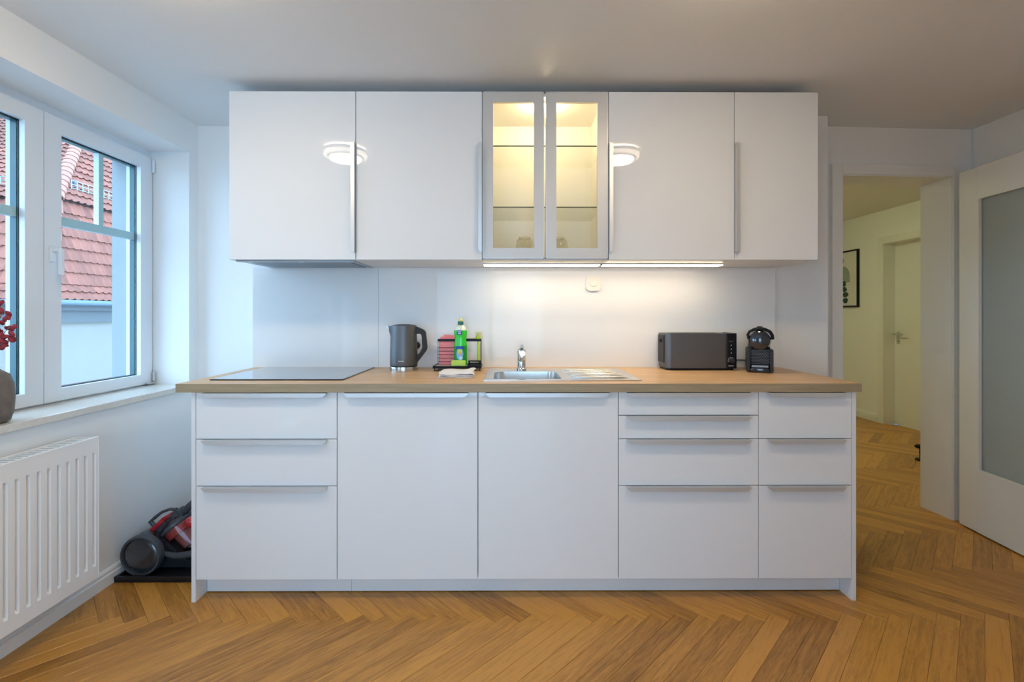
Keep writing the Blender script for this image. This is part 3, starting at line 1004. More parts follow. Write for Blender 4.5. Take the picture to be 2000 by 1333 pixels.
u = [UX0, UX0 + 0.6, UX0 + 1.2, UX0 + 1.8, UX0 + 2.4, UX0 + 2.8]
t = wall_unit(u[0], u[1], 'glossy white wall unit above the hob, holding the extractor', bottom=False)
wall_door(t, u[0], u[1], u[1] - 0.001, -1)
t = wall_unit(u[1], u[2], 'glossy white wall unit between the extractor unit and the glass cabinet')
wall_door(t, u[1], u[2], u[2] - 0.001, -1)
t = wall_unit(u[3], u[4], 'glossy white wall unit right of the glass cabinet')
wall_door(t, u[3], u[4], u[3] + 0.001, 1)
t = wall_unit(u[4], u[5], 'narrow glossy white wall unit at the right end')
wall_door(t, u[4], u[5], u[4] + 0.001, 1)
gc = wall_unit(u[2], u[3], 'lit wall unit with two framed glass doors and glass shelves', inner=CREAM)
mid = 0.1745
for xa, xb, ga, gb in ((u[2] + 0.0015, mid - 0.004, -0.072, 0.123), (mid + 0.004, u[3] - 0.0015, 0.229, 0.424)):
    f = B()
    z0, z1, g0, g1 = UZ0 + 0.006, UZ1 - 0.001, 1.542, 2.237
    f.box(xa, ga, UY, UY + 0.019, z0, z1).box(gb, xb, UY, UY + 0.019, z0, z1).box(ga, gb, UY, UY + 0.019, z0, g0).box(ga, gb, UY, UY + 0.019, g1, z1)
    fo = f.out('glass_door', ALUDOOR, gc)
    B().box(ga - 0.001, gb + 0.001, UY + 0.006, UY + 0.010, g0 - 0.001, g1 + 0.001).out('pane', CLEAR, fo)
    e = B()
    for a in ((xa, xa + 0.004, z0, z1), (xb - 0.004, xb, z0, z1), (xa, xb, z0, z0 + 0.004), (xa, xb, z1 - 0.004, z1)):
        e.box(a[0], a[1], UY - 0.0012, UY - 0.0002, a[2], a[3])
    e.out('frame_edge', ALU, fo)
for z in (2.04, 1.743):
    so = B().box(u[2] + 0.0175, u[3] - 0.0175, UY + 0.0475, W - 0.012, z, z + 0.006).out('shelf', SHELFG, gc)
    so['label'] = 'clear glass shelf'
    B().box(u[2] + 0.0175, u[3] - 0.0175, UY + 0.0455, UY + 0.0472, z, z + 0.006).out('shelf_edge', SHELFEDGE, so)
# puck light inside
PUCKM = mat('puck_diffuser', (1, 0.95, 0.85), 0.4, emit=((1.0, 0.80, 0.42), 40.0))
pk = thing('cabinet_spotlight', (mid, UY + 0.10, UZ1 - 0.03), 'small round light under the top of the glass cabinet', 'light')
B().lathe([(0.034, UZ1 - 0.0165), (0.034, UZ1 - 0.026), (0.028, UZ1 - 0.028)], (mid, UY + 0.10, 0), n=24).out('housing', STEEL, pk, smooth=40)
B().lathe([(0.026, UZ1 - 0.0283), (0.026, UZ1 - 0.030), (0.02, UZ1 - 0.031)], (mid, UY + 0.10, 0), n=24).out('lens', PUCKM, pk, smooth=40)
ld = bpy.data.lights.new('cabinet_spot', 'POINT')
ld.energy, ld.color, ld.shadow_soft_size = PUCK, (1.0, 0.80, 0.48), 0.03
lo = bpy.data.objects.new('cabinet_spot', ld)
lo.location = (0, 0, -0.025)
lo.parent = pk
COL.objects.link(lo)
# upturned glass bowls
for x, lb in ((0.086, 'upturned clear glass bowl behind the left glass door'), (0.266, 'upturned clear glass bowl behind the right glass door')):
    t = B().lathe([(0.044, 0.0), (0.046, 0.008), (0.046, 0.07), (0.043, 0.105), (0.034, 0.120), (0.030, 0.122), (0.030, 0.127), (0.027, 0.127), (0.027, 0.119), (0.032, 0.115), (0.039, 0.102), (0.042, 0.068), (0.042, 0.006)], (x, 2.50, UZ0 + 0.0165), n=32)
    tag(t.out('glass_bowl', mat('bowl_glass', (0.9, 0.9, 0.85), 0.05, trans=1.0, ior=1.38), smooth=60), lb, 'bowl', 'glass bowls')

# extractor hood in the underside of the first wall unit
hd_ = thing('extractor_hood', (-1.02, 2.45, UZ0), 'flat grey extractor hood set into the underside of the left wall unit', 'hood')
B().box(u[0] + 0.0185, u[1] - 0.0185, UY + 0.024, W - 0.02, UZ0 - 0.002, UZ0 + 0.05).out('body', HOODM, hd_)
B().box(u[0] + 0.07, u[1] - 0.05, UY + 0.075, W - 0.06, UZ0 - 0.006, UZ0 - 0.0022).out('filter', mat('hood_filter', (0.25, 0.29, 0.33), 0.45, metal=0.7, var=0.3, scale=220), hd_)
B().box(u[0] + 0.0185, u[1] - 0.0185, UY + 0.024, UY + 0.06, UZ0 - 0.007, UZ0 - 0.0022, bev=0.002).out('front_strip', mat('hood_strip', (0.5, 0.56, 0.6), 0.35, metal=0.6), hd_)
B().cyl((-1.0, UY + 0.042, UZ0 - 0.0072), (-1.0, UY + 0.042, UZ0 - 0.009), 0.012, n=16).out('switch', ALU, hd_)

# LED strips under the wall units
LEDM = mat('led_diffuser', (1, 0.95, 0.85), 0.4, emit=((1.0, 0.83, 0.60), LED))
for xa, xb, lb in ((-0.128, 0.470, 'glowing LED strip under the glass cabinet'), (0.481, 1.095, 'glowing LED strip under the wall unit right of the glass cabinet')):
    t = thing('led_strip', ((xa + xb) / 2, 2.47, UZ0 - 0.012), lb, 'light', 'under-cabinet lights')
    B().box(xa, xb, 2.415, 2.485, UZ0 - 0.006, UZ0 - 0.0005).out('profile', ALU, t)
    B().box(xa + 0.004, xb - 0.004, 2.418, 2.482, UZ0 - 0.0105, UZ0 - 0.0062, bev=0.0015).out('diffuser', LEDM, t)
tag(box(0.4715, 0.4795, 2.445, 2.465, UZ0 - 0.008, UZ0 - 0.0005).out('led_connector', BLACK), 'tiny connector joining the two LED strips', 'connector')

# sockets on the backsplash
YS = W - 0.0122
t = thing('wall_socket', (0.47, YS, 1.395), 'small white rounded switch plate under the LED strips', 'switch')
B().prism([(0.47 + 0.040 * math.copysign(abs(math.cos(a)) ** 0.5, math.cos(a)), 1.398 + 0.042 * math.copysign(abs(math.sin(a)) ** 0.5, math.sin(a))) for a in [2 * PI * (k + 0.5) / 32 for k in range(32)]], 'y', YS - 0.016, YS).out('plate', mat('switch_plastic', (0.8, 0.77, 0.70), 0.3), t, smooth=40)
B().lathe([(0.020, -0.0), (0.020, -0.002), (0.017, -0.003)], (0.47, YS - 0.0165, 1.40), axis='y', n=24).out('button', mat('switch_plastic', (0.8, 0.77, 0.70)), t)
t = thing('kettle_socket', (-0.50, YS, 1.05), 'white wall socket with black plug behind the kettle handle', 'socket')
B().box(-0.555, -0.475, YS - 0.012, YS, 1.01, 1.09, bev=0.003).out('plate', mat('socket_plastic', (0.78, 0.74, 0.66), 0.35), t)
B().lathe([(0.021, 0.0), (0.021, -0.025), (0.016, -0.032), (0.008, -0.034)], (-0.505, YS - 0.0125, 1.056), axis='y', n=20).tube([(-0.505, YS - 0.04, 1.05), (-0.522, YS - 0.046, 1.0), (-0.53, YS - 0.05, 0.96), (-0.55, YS - 0.045, CT + 0.0035)], 0.003, 8).out('plug', BLACK, t, smooth=50)

# ------------------------------------------------------------------ kettle
kx, ky = -0.549, 2.515
kt = thing('kettle', (kx, ky, CT), 'dark grey electric kettle with angular black handle on a chrome base', 'kettle')
B().lathe([(0.074, CT + 0.0005), (0.074, CT + 0.003), (0.073, CT + 0.022), (0.070, CT + 0.024)], (kx, ky, 0), n=40).out('base', CHROME, kt, smooth=40)
kb = B().lathe([(0.0705, CT + 0.026), (0.0715, CT + 0.030), (0.0705, CT + 0.10), (0.067, CT + 0.18), (0.064, CT + 0.236), (0.061, CT + 0.236), (0.060, CT + 0.230), (0.0, CT + 0.230)], (kx, ky, 0), n=48)
for v in kb.bm.verts:       # pull the rim out into a spout on the left
    h = (v.co.z - (CT + 0.165)) / 0.071
    dx, dy = v.co.x - kx, v.co.y - ky
    if h > 0 and dx < 0 and math.hypot(dx, dy) > 0.05:
        c = max(0.0, -dx / math.hypot(dx, dy))
        v.co.x -= 0.021 * (h ** 1.4) * c ** 8
        v.co.z -= 0.006 * h * c ** 8
kb.out('body', GREY, kt, smooth=40)
B().lathe([(0.059, CT + 0.2312), (0.058, CT + 0.237), (0.03, CT + 0.241), (0.0, CT + 0.242)], (kx, ky, 0), n=40).out('lid', GREYP, kt, smooth=40)
B().prism([(-0.0635 - 0.0, 0.0), (-0.092, -0.006), (-0.078, -0.02), (-0.064, -0.024)], 'y', -0.014, 0.014).xf(Matrix.Translation((kx, ky, CT + 0.234))).out('spout_lip', STEEL, kt)
hp = [(0.0575, 0.232), (0.075, 0.226), (0.103, 0.214), (0.114, 0.203), (0.119, 0.17), (0.123, 0.118), (0.119, 0.104), (0.067, 0.036), (0.066, 0.074), (0.082, 0.088), (0.098, 0.118), (0.094, 0.186), (0.085, 0.192), (0.062, 0.190)]
B().prism([(kx + a, CT + b2) for a, b2 in hp], 'y', ky - 0.012, ky + 0.012, bev=0.003).out('handle', GREYP, kt)
lt = B()
for k in range(7):        # maker's name, unreadable in the photograph
    x = -0.562 + k * 0.0042
    lt.box(x, x + 0.003, ky - 0.0725, ky - 0.0712, CT + 0.050, CT + 0.0555)
lt.out('lettering', PALEMARK, kt)

# ------------------------------------------------------------------ dish rack with its contents
rk = thing('dish_rack', (-0.26, 2.53, CT), 'black metal sink caddy on feet beside the kettle', 'rack')
ra, rb, rc, rd = -0.388, -0.140, 2.455, 2.585
B().box(ra, rb, rc, rd, 0.948, 0.951).box(ra, rb, rc, rc + 0.003, 0.951, 0.960).box(ra, rb, rd - 0.003, rd, 0.951, 0.960).box(ra, ra + 0.003, rc, rd, 0.951, 0.960).box(rb - 0.003, rb, rc, rd, 0.951, 0.960).out('tray', BLACK, rk)
B().box(ra + 0.006, rb - 0.08, rc + 0.006, rd - 0.006, 0.9515, 0.958).out('tray_liner', mat('tray_liner', (0.5, 0.47, 0.44), 0.5), rk)
for x in (ra + 0.008, rb - 0.008):
    for y in (rc + 0.008, rd - 0.008):
        B().tube([(x, y, 0.949), (x, y, CT + 0.003), (x + 0.006, y, CT + 0.0025)], 0.0022, 8).out('foot', BLACK, rk)
B().box(ra + 0.014, rb - 0.004, rc + 0.077, rc + 0.0795, 1.083, 1.096).box(ra + 0.014, rb - 0.004, rd - 0.006, rd - 0.0035, 1.083, 1.096).out('rail', BLACK, rk)
for x in (ra + 0.015, rb - 0.0065):
    B().box(x, x + 0.0025, rc + 0.077, rc + 0.0795, 0.951, 1.085).box(x, x + 0.0025, rd - 0.006, rd - 0.0035, 0.951, 1.085).out('upright', BLACK, rk)
for k in range(5):
    z = 0.976 + k * 0.0185
    B().tube([(ra + 0.016, rc + 0.076, z), (ra + 0.106, rc + 0.076, z)], 0.0013, 6).out('wire', BLACK, rk)
cd = B().box(-0.205, -0.142, rc - 0.004, rc, 0.962, 0.968).box(-0.205, -0.142, rc - 0.004, rc, 0.972, 0.979).box(-0.205, -0.142, rc - 0.004, rc, 0.983, 0.990).box(-0.205, -0.196, rc - 0.004, rc, 0.968, 0.983).box(-0.150, -0.142, rc - 0.004, rc, 0.968, 0.983).box(-0.205, -0.142, rc, rc + 0.05, 0.9605, 0.963)
cd.out('cutlery_cup', BLACK, rk)
PINK = mat('pink_sponge', (0.84, 0.27, 0.29), 0.9, var=0.15, scale=120, bump=0.4)
for k, (y, h, xo) in enumerate(((rc + 0.081, 1.100, 0.0), (rc + 0.0945, 1.108, 0.004), (rc + 0.108, 1.118, 0.020))):
    lb = ('pink sponge cloth standing in the rack, nearest of the three', 'pink sponge cloth standing in the rack, middle of the three', 'pink sponge cloth standing in the rack, rearmost and tallest of the three')[k]
    tag(B().prism([(ra + 0.022 + xo, 0.9585), (ra + 0.104, 0.9585), (ra + 0.104, h - 0.005), (ra + 0.022 + xo, h)], 'y', y, y + 0.012, bev=0.003).out('sponge_cloth', PINK), lb, 'sponge', 'pink sponge cloths')
# washing-up liquid
bx, by = -0.250, 2.506
bt = thing('detergent_bottle', (bx, by, 0.9585), 'green washing-up liquid bottle with yellow cap standing in the rack', 'bottle')
GREEN = mat('green_liquid', (0.03, 0.62, 0.03), 0.2, var=0.05, coat=0.5)
PALEG = mat('clear_bottle_top', (0.72, 0.80, 0.66), 0.15, var=0.02, coat=0.5)
B().lathe([(0.030, 0.9587), (0.034, 0.966), (0.0345, 1.06), (0.031, 1.085), (0.0295, 1.098), (0.032, 1.112), (0.0345, 1.128), (0.034, 1.143)], (bx, by, 0), n=36, sy=0.7).out('body', GREEN, bt, smooth=50)
B().lathe([(0.034, 1.1432), (0.030, 1.156), (0.020, 1.168), (0.0145, 1.172)], (bx, by, 0), n=36, sy=0.7).out('shoulder', PALEG, bt, smooth=50)
B().lathe([(0.0155, 1.1725), (0.0155, 1.188), (0.013, 1.190)], (bx, by, 0), n=28).out('collar', mat('teal_cap', (0.03, 0.16, 0.13), 0.35), bt, smooth=40)
B().lathe([(0.010, 1.1905), (0.011, 1.197), (0.006, 1.203), (0.006, 1.208), (0.0, 1.2085)], (bx, by, 0), n=24).out('spout', mat('yellow_cap', (0.72, 0.66, 0.16), 0.35), bt, smooth=40)


def label_patch(name, m, x0, x1, z0, z1, parent, off=0.0006, rows=2, ell=False):
    g = B()
    n = 12
    R, ry = 0.0345 + off, (0.0345 + off) * 0.7
    cols = []
    for i in range(n + 1):
        x = x0 + (x1 - x0) * i / n
        yy = by - ry * math.sqrt(max(0.0, 1 - (x / R) ** 2))
        if ell:
            h = (z1 - z0) / 2 * math.sqrt(max(0.0, 1 - ((x - (x0 + x1) / 2) / ((x1 - x0) / 2)) ** 2))
            za, zb = (z0 + z1) / 2 - h, (z0 + z1) / 2 + h
        else:
            za, zb = z0, z1
        cols.append((g.bm.verts.new((bx + x, yy, za)), g.bm.verts.new((bx + x, yy, zb))))
    for a, b3 in zip(cols[:-1], cols[1:]):
        g.bm.faces.new((a[0], b3[0], b3[1], a[1]))
    return g.out(name, m, parent)


BLUE = mat('label_blue', (0.01, 0.07, 0.38), 0.4)
DKG = mat('label_green', (0.005, 0.27, 0.03), 0.4)
label_patch('label', DKG, -0.033, 0.033, 0.986, 1.062, bt)
label_patch('label_sky', mat('label_sky', (0.20, 0.45, 0.75), 0.4), -0.020, 0.016, 0.988, 1.052, bt, 0.0010, ell=True)
label_patch('label_band', BLUE, -0.022, 0.018, 1.046, 1.061, bt, 0.0012)
label_patch('label_fruit', mat('label_fruit', (0.55, 0.62, 0.12), 0.4), -0.013, 0.011, 1.018, 1.046, bt, 0.0014, ell=True)
label_patch('label_flower', mat('label_flower', (0.75, 0.38, 0.12), 0.4), -0.006, 0.006, 1.016, 1.032, bt, 0.0018, ell=True)
label_patch('label_foam', mat('label_foam', (0.55, 0.72, 0.85), 0.4), -0.006, 0.014, 0.990, 1.008, bt, 0.0016, ell=True)
label_patch('brand_patch', BLUE, -0.018, 0.010, 1.120, 1.143, bt, 0.0010)
for z0, z1, xa, xb in ((1.135, 1.139, -0.015, 0.007), (1.124, 1.132, -0.011, 0.004)):
    label_patch('lettering', PALEMARK, xa, xb, z0, z1, bt, 0.0014)
tag(B().prism([(-0.294, 2.463), (-0.220, 2.463), (-0.220, 2.479), (-0.294, 2.479)], 'z', 0.9585, 0.9885, bev=0.003).out('sponge', mat('lime_sponge', (0.52, 0.74, 0.14), 0.9, var=0.1, scale=150, bump=0.4)), 'lime green sponge leaning in front of the green bottle', 'sponge')
br = thing('dish_brush', (-0.158, 2.552, 0.963), 'lime green washing-up brush standing bristles up in the rack', 'brush')
LIME = mat('lime_plastic', (0.56, 0.72, 0.01), 0.35, coat=0.3)
B().tube([(-0.158, 2.552, 0.9635), (-0.158, 2.552, 1.00), (-0.159, 2.552, 1.05), (-0.161, 2.552, 1.092)], [0.009, 0.008, 0.005, 0.005], 12).ellipsoid((-0.161, 2.553, 1.102), (0.014, 0.010, 0.016)).out('handle', LIME, br, smooth=60)
bs = B()
for k in range(26):
    a = 2 * PI * k / 13 + (0.2 if k > 12 else 0)
    q = 0.004 if k > 12 else 0.010
    x, y = -0.161 + q * math.cos(a), 2.552 + q * 0.8 * math.sin(a)
    bs.tube([(x, y, 1.108), (x + (x + 0.161) * 0.9, y + (y - 2.552) * 0.8, 1.131)], 0.0016, 5)
bs.out('bristles', mat('bristle', (0.72, 0.74, 0.35), 0.6), br)

# folded tea towel
tw = B()
nx, ny = 24, 16
LIN = mat('towel_linen', (0.80, 0.78, 0.78), 0.95, var=0.05, scale=300, bump=0.3)
towel = thing('tea_towel', (-0.245, 2.29, CT), 'folded white tea towel with faint print lying by the sink', 'towel')
for ly in range(3):
    g = B()
    V = []
    for j in range(ny + 1):
        row = []
        for i in range(nx + 1):
            fx_, fy_ = i / nx, j / ny
            x = -0.328 + 0.163 * fx_ + 0.006 * math.sin(5 * fy_ + ly) + 0.002 * ly
            y = 2.205 + (0.155 - 0.004 * ly) * fy_ + 0.004 * math.sin(7 * fx_ + ly * 2)
            z = CT + 0.0075 * (ly + 1) - 0.001 + 0.0022 * math.sin(9 * fx_ + 4 * fy_ + ly) * (ly + 1) / 3 + (0.006 * math.exp(-((fx_ - 0.93) / 0.12) ** 2) if ly == 2 else 0) + 0.004 * fy_ * (ly / 2)
            e = min(fx_, 1 - fx_, fy_, 1 - fy_)
            if e < 0.001:
                z -= 0.0035
            row.append((x, y, z))
        V.append(row)
    top = [[g.bm.verts.new(p) for p in row] for row in V]
    bot = [[g.bm.verts.new((p[0], p[1], max(CT + 0.0006, p[2] - 0.0055 if (0 < i < nx and 0 < j < ny) else p[2] - 0.003))) for i, p in enumerate(row)] for j, row in enumerate(V)]
    for j in range(ny):
        for i in range(nx):
            g.bm.faces.new((top[j][i], top[j][i + 1], top[j + 1][i + 1], top[j + 1][i]))
            g.bm.faces.new((bot[j][i], bot[j + 1][i], bot[j + 1][i + 1], bot[j][i + 1]))
    for i in range(nx):
        g.bm.faces.new((top[0][i], bot[0][i], bot[0][i + 1], top[0][i + 1]))
        g.bm.faces.new((top[ny][i], top[ny][i + 1], bot[ny][i + 1], bot[ny][i]))
    for j in range(ny):
        g.bm.faces.new((top[j][0], top[j + 1][0], bot[j + 1][0], bot[j][0]))
        g.bm.faces.new((top[j][nx], bot[j][nx], bot[j + 1][nx], top[j + 1][nx]))
    g.out('fold', LIN, towel, smooth=60)
ink = mat('towel_print', (0.45, 0.45, 0.50), 0.95)
g = B()
for k in range(9):
    x = -0.312 + k * 0.009 + 0.02 * (k > 4)
    g.box(x, x + 0.005, 2.2035, 2.2045, CT + 0.011, CT + 0.016)
g.out('print', ink, towel)

# ------------------------------------------------------------------ toaster
tx0, tx1, ty0, ty1, tz0, tz1 = 0.822, 1.197, 2.488, 2.640, CT + 0.008, CT + 0.193
to = thing('toaster', ((tx0 + tx1) / 2, 2.565, CT), 'long dark grey toaster with black control panel and dial', 'toaster')


def rrect2(xa, xb, ya, yb, r, n=8):
    return [(p[0], p[1]) for p in rrect(xa, xb, ya, yb, r, 0, n)]


B().prism(rrect2(tx0 + 0.004, tx1 - 0.038, ty0, ty1, 0.028), 'z', tz0 + 0.004, tz1).out('body', GREY, to, smooth=35)
B().prism(rrect2(tx1 - 0.0505, tx1 - 0.0125, ty0 + 0.0012, ty1 - 0.001, 0.004), 'z', tz0 + 0.004, tz1 - 0.0005).out('control_panel', BLACK, to)
B().box(tx1 - 0.013, tx1, ty0 + 0.004, ty1 - 0.004, tz0 + 0.002, tz1 + 0.002, bev=0.004).out('end_cap', BLACK, to)
B().box(tx0 - 0.001, tx0 + 0.004, ty0 + 0.03, ty1 - 0.03, tz0 + 0.03, tz1 - 0.01).out('side_plate', GREYP, to)
B().box(tx0 - 0.010, tx0 - 0.001, 2.55, 2.58, tz1 - 0.048, tz1 - 0.030, bev=0.003).out('lever', BLACK, to)
B().prism(rrect2(tx0 + 0.012, tx1 - 0.01, ty0 + 0.008, ty1 - 0.008, 0.02), 'z', CT + 0.0005, tz0 + 0.004).out('base', BLACK, to)
for y in (2.535, 2.590):
    B().box(tx0 + 0.04, tx1 - 0.07, y - 0.014, y + 0.014, tz1 + 0.0002, tz1 + 0.001).out('slot', mat('slot_dark', (0.01, 0.01, 0.01), 0.6), to)
pcx = tx1 - 0.0315
B().lathe([(0.0, -0.016), (0.011, -0.016), (0.0125, -0.014), (0.0135, 0.0)], (pcx, ty0 + 0.0005, tz0 + 0.045), axis='y', n=28).out('dial', GREYP, to, smooth=35)
g = B()
for k in range(40):
    a0, a1 = -0.6 + 4.4 * k / 40, -0.6 + 4.4 * (k + 1) / 40
    q = [(pcx + r_ * math.cos(a), ty0 + 0.0008, tz0 + 0.045 + r_ * math.sin(a)) for r_, a in ((0.0155, a0), (0.0168, a0), (0.0168, a1), (0.0155, a1))]
    quad(g, q)
g.out('dial_scale', PALEMARK, to)
for z in (0.084, 0.104, 0.124):
    B().lathe([(0.0, -0.003), (0.0045, -0.003), (0.005, 0.0)], (pcx, ty0 + 0.0006, tz0 + z), axis='y', n=16).out('button', GREYP, to)
    B().box(pcx - 0.0018, pcx + 0.0018, ty0 - 0.0032, ty0 - 0.0025, tz0 + z - 0.0018, tz0 + z + 0.0018).out('button_symbol', PALEMARK, to)
g = B()
for k in range(6):
    g.box(pcx - 0.013 + k * 0.0044, pcx - 0.010 + k * 0.0044, ty0 + 0.0004, ty0 + 0.001, tz0 + 0.014, tz0 + 0.0185)
g.out('lettering', PALEMARK, to)
B().box(pcx - 0.011, pcx + 0.011, ty0 + 0.0004, ty0 + 0.001, tz0 + 0.142, tz0 + 0.147).out('display_bar', mat('dim_mark', (0.08, 0.08, 0.08), 0.5), to)

# ------------------------------------------------------------------ coffee machine
cx0, cx1, cyf, cyb = -0.06, 0.06, 0.0, 0.235
CT_, CT = CT, 0.0
cmx = (cx0 + cx1) / 2
cm = thing('coffee_machine', (1.262, 2.385, CT_), 'compact black capsule coffee machine at the right end of the worktop', 'coffee machine', rotz=math.radians(-25))
B().box(cx0, cx1, cyf + 0.05, cyb, CT + 0.004, CT + 0.118, bev=0.012).out('body', BLACK, cm, local=True, smooth=35)
for s in (-1, 1):
    xa = cx0 if s < 0 else cx1 - 0.016
    B().prism([(cyf, CT + 0.003), (cyf + 0.055, CT + 0.003), (cyf + 0.055, CT + 0.118), (cyf + 0.02, CT + 0.118), (cyf, CT + 0.105)], 'x', xa, xa + 0.016, bev=0.003).out('side_panel', GREYP, cm, local=True)
B().box(cx0 + 0.0165, cx1 - 0.0165, cyf + 0.018, cyf + 0.049, CT + 0.040, CT + 0.118).out('grille_panel', BLACK, cm, local=True)
dt = B()
for i in range(11):
    for j in range(10):
        x = cx0 + 0.024 + i * 0.0072 + (0.0036 if j % 2 else 0)
        z = CT + 0.046 + j * 0.0072
        if x < cx1 - 0.02:
            dt.box(x - 0.0016, x + 0.0016, cyf + 0.0165, cyf + 0.0178, z - 0.0016, z + 0.0016)
o = dt.out('grille_dots', mat('grille_dot', (0.16, 0.16, 0.18), 0.4), cm, local=True)
o['kind'] = 'stuff'
B().box(cx0 + 0.018, cx1 - 0.018, cyf - 0.006, cyf + 0.05, CT + 0.001, CT + 0.024, bev=0.006).out('drip_tray', BLACKG, cm, local=True, smooth=35)
B().box(cx0 + 0.022, cx1 - 0.022, cyf + 0.004, cyf + 0.045, CT + 0.026, CT + 0.038, bev=0.002).out('tray_grid', mat('grid_steel', (0.25, 0.23, 0.22), 0.35, metal=0.8), cm, local=True)
B().box(cmx - 0.007, cmx + 0.007, cyf + 0.005, cyf + 0.018, CT + 0.030, CT + 0.046, bev=0.002).out('coffee_outlet', BLACK, cm, local=True)
hb_ = B()
hb_.lathe([(0.0, 0.0), (0.025, 0.001), (0.046, 0.010), (0.053, 0.030), (0.053, 0.20), (0.047, 0.225), (0.0, 0.228)], (cmx, cyf + 0.004, CT + 0.162), axis='y', n=40)
hb_.out('brewing_head', BLACKG, cm, local=True, smooth=45)
B().box(cx0 + 0.012, cx1 - 0.012, cyf + 0.05, cyb - 0.01, CT + 0.110, CT + 0.150, bev=0.01).out('neck', GREYP, cm, local=True, smooth=35)
hn = [(cx0 + 0.010, cyf + 0.030, CT + 0.168), (cx0 + 0.006, cyf + 0.028, CT + 0.190), (cx0 + 0.014, cyf + 0.026, CT + 0.206), (cx0 + 0.034, cyf + 0.026, CT + 0.217), (cmx, cyf + 0.026, CT + 0.222),
      (cx1 - 0.034, cyf + 0.026, CT + 0.217), (cx1 - 0.014, cyf + 0.028, CT + 0.206), (cx1 - 0.004, cyf + 0.030, CT + 0.188), (cx1 - 0.001, cyf + 0.032, CT + 0.168)]
B().tube(hn, [0.006, 0.007, 0.007, 0.008, 0.010, 0.008, 0.008, 0.008, 0.007], 12).out('handle', BLACK, cm, local=True, smooth=60)
B().box(cmx - 0.012, cmx + 0.012, cyf + 0.016, cyf + 0.05, CT + 0.222, CT + 0.233, bev=0.003).out('handle_catch', GREYP, cm, local=True)
CT = CT_
tag(B().tube([(1.199, 2.625, CT + 0.036), (1.23, 2.63, CT + 0.040), (1.27, 2.634, CT + 0.041), (1.33, 2.6365, CT + 0.040), (1.40, 2.636, CT + 0.02), (1.45, 2.634, CT + 0.0035)], 0.003, 8).out('power_cord', BLACK, smooth=60), 'thin black power cord between toaster and coffee machine', 'cord')

# ------------------------------------------------------------------ radiator
rd_ = thing('radiator', (-1.75, 1.25, 0.135), 'white panel radiator with vertical flutes under the window', 'radiator')
RY0, RY1, RZ0, RZ1_ = 0.55, 1.987, 0.137, 0.720
g = B()
XF = -1.70
pitch = 0.0385
yy = RY1 - 0.012
pts = [(RY1, XF)]
while yy - pitch > RY0 + 0.01:
    pts += [(yy, XF), (yy - 0.004, XF - 0.010), (yy - 0.012, XF - 0.010), (yy - 0.016, XF)]
    yy -= pitch
pts.append((RY0, XF))
za, zb = RZ0 + 0.052, RZ1_ - 0.062
zz = [(za, 0), (za + 0.010, 1), (zb - 0.010, 1), (zb, 0)]
grid = []
for z, k in zz:
    grid.append([g.bm.verts.new((XF + (x - XF) * k, y, z)) for y, x in pts])
for a, b2 in zip(grid[:-1], grid[1:]):
    for i in range(len(pts) - 1):
        g.bm.faces.new((a[i], a[i + 1], b2[i + 1], b2[i]))
g.box(XF - 0.012, XF, RY0, RY1, RZ0, za).box(XF - 0.012, XF, RY0, RY1, zb, RZ1_ - 0.006)
g.out('front_panel', RAD, rd_)
B().box(XL + 0.03, XL + 0.042, RY0, RY1, RZ0, RZ1_ - 0.006).out('rear_panel', RAD, rd_)
g = B()
g.box(XF - 0.014, XF + 0.001, RY0 - 0.003, RY1 + 0.003, RZ1_ - 0.008, RZ1_).box(XL + 0.03, XL + 0.045, RY0, RY1 + 0.003, RZ1_ - 0.008, RZ1_)
k = RY0
while k < RY1 - 0.01:
    g.box(XL + 0.045, XF - 0.014, k, k + 0.012, RZ1_ - 0.006, RZ1_ - 0.002)
    k += 0.024
g.out('top_grille', RAD, rd_)
B().box(XL + 0.03, XF + 0.001, RY1 - 0.001, RY1 + 0.003, RZ0 + 0.005, RZ1_ - 0.008).out('side_cover', RAD, rd_)
for y in (0.8, 1.8):
    B().box(XL + 0.0005, XL + 0.03, y, y + 0.03, 0.2, 0.66).out('bracket', RAD, rd_)

# ------------------------------------------------------------------ vase with dried flowers
vx, vy, vz = -1.905, 1.735, NZ0 + 0.0305
CLAY = mat('stoneware', (0.15, 0.125, 0.105), 0.65, var=0.35, scale=35, bump=0.5)
vs_ = B().lathe([(0.060, vz), (0.074, vz + 0.006), (0.083, vz + 0.04), (0.086, vz + 0.09), (0.083, vz + 0.14), (0.072, vz + 0.175), (0.045, vz + 0.195), (0.026, vz + 0.205), (0.024, vz + 0.222), (0.028, vz + 0.232), (0.022, vz + 0.232), (0.020, vz + 0.205), (0.0, vz + 0.20)], (vx, vy, 0), n=40)
tag(vs_.out('vase', CLAY, smooth=60), 'mottled brown stoneware vase on the window sill', 'vase')
RED = mat('dried_red_petal', (0.30, 0.035, 0.045), 0.85, var=0.4, scale=60)
STEM = mat('dried_stem', (0.24, 0.20, 0.13), 0.9, var=0.2)
rnd = random.Random(3)
ends = [(0.075, 0.005, 0.41), (0.055, 0.045, 0.35), (0.030, 0.075, 0.30), (0.040, 0.025, 0.44), (0.0, -0.03, 0.43), (-0.03, 0.02, 0.40), (0.085, 0.035, 0.32), (0.02, 0.055, 0.38), (-0.02, -0.06, 0.36)]
lbs = ['tallest dried red flower stem in the vase', 'dried red flower stem leaning towards the window frame', 'short dried red flower stem at the right of the bunch', 'dried red flower stem in the middle of the bunch', 'dried red flower stem at the back left of the vase',
       'dried red flower stem near the glass', 'dried red flower stem leaning into the room', 'dried red flower stem with drooping heads', 'low dried red flower stem at the left of the bunch']
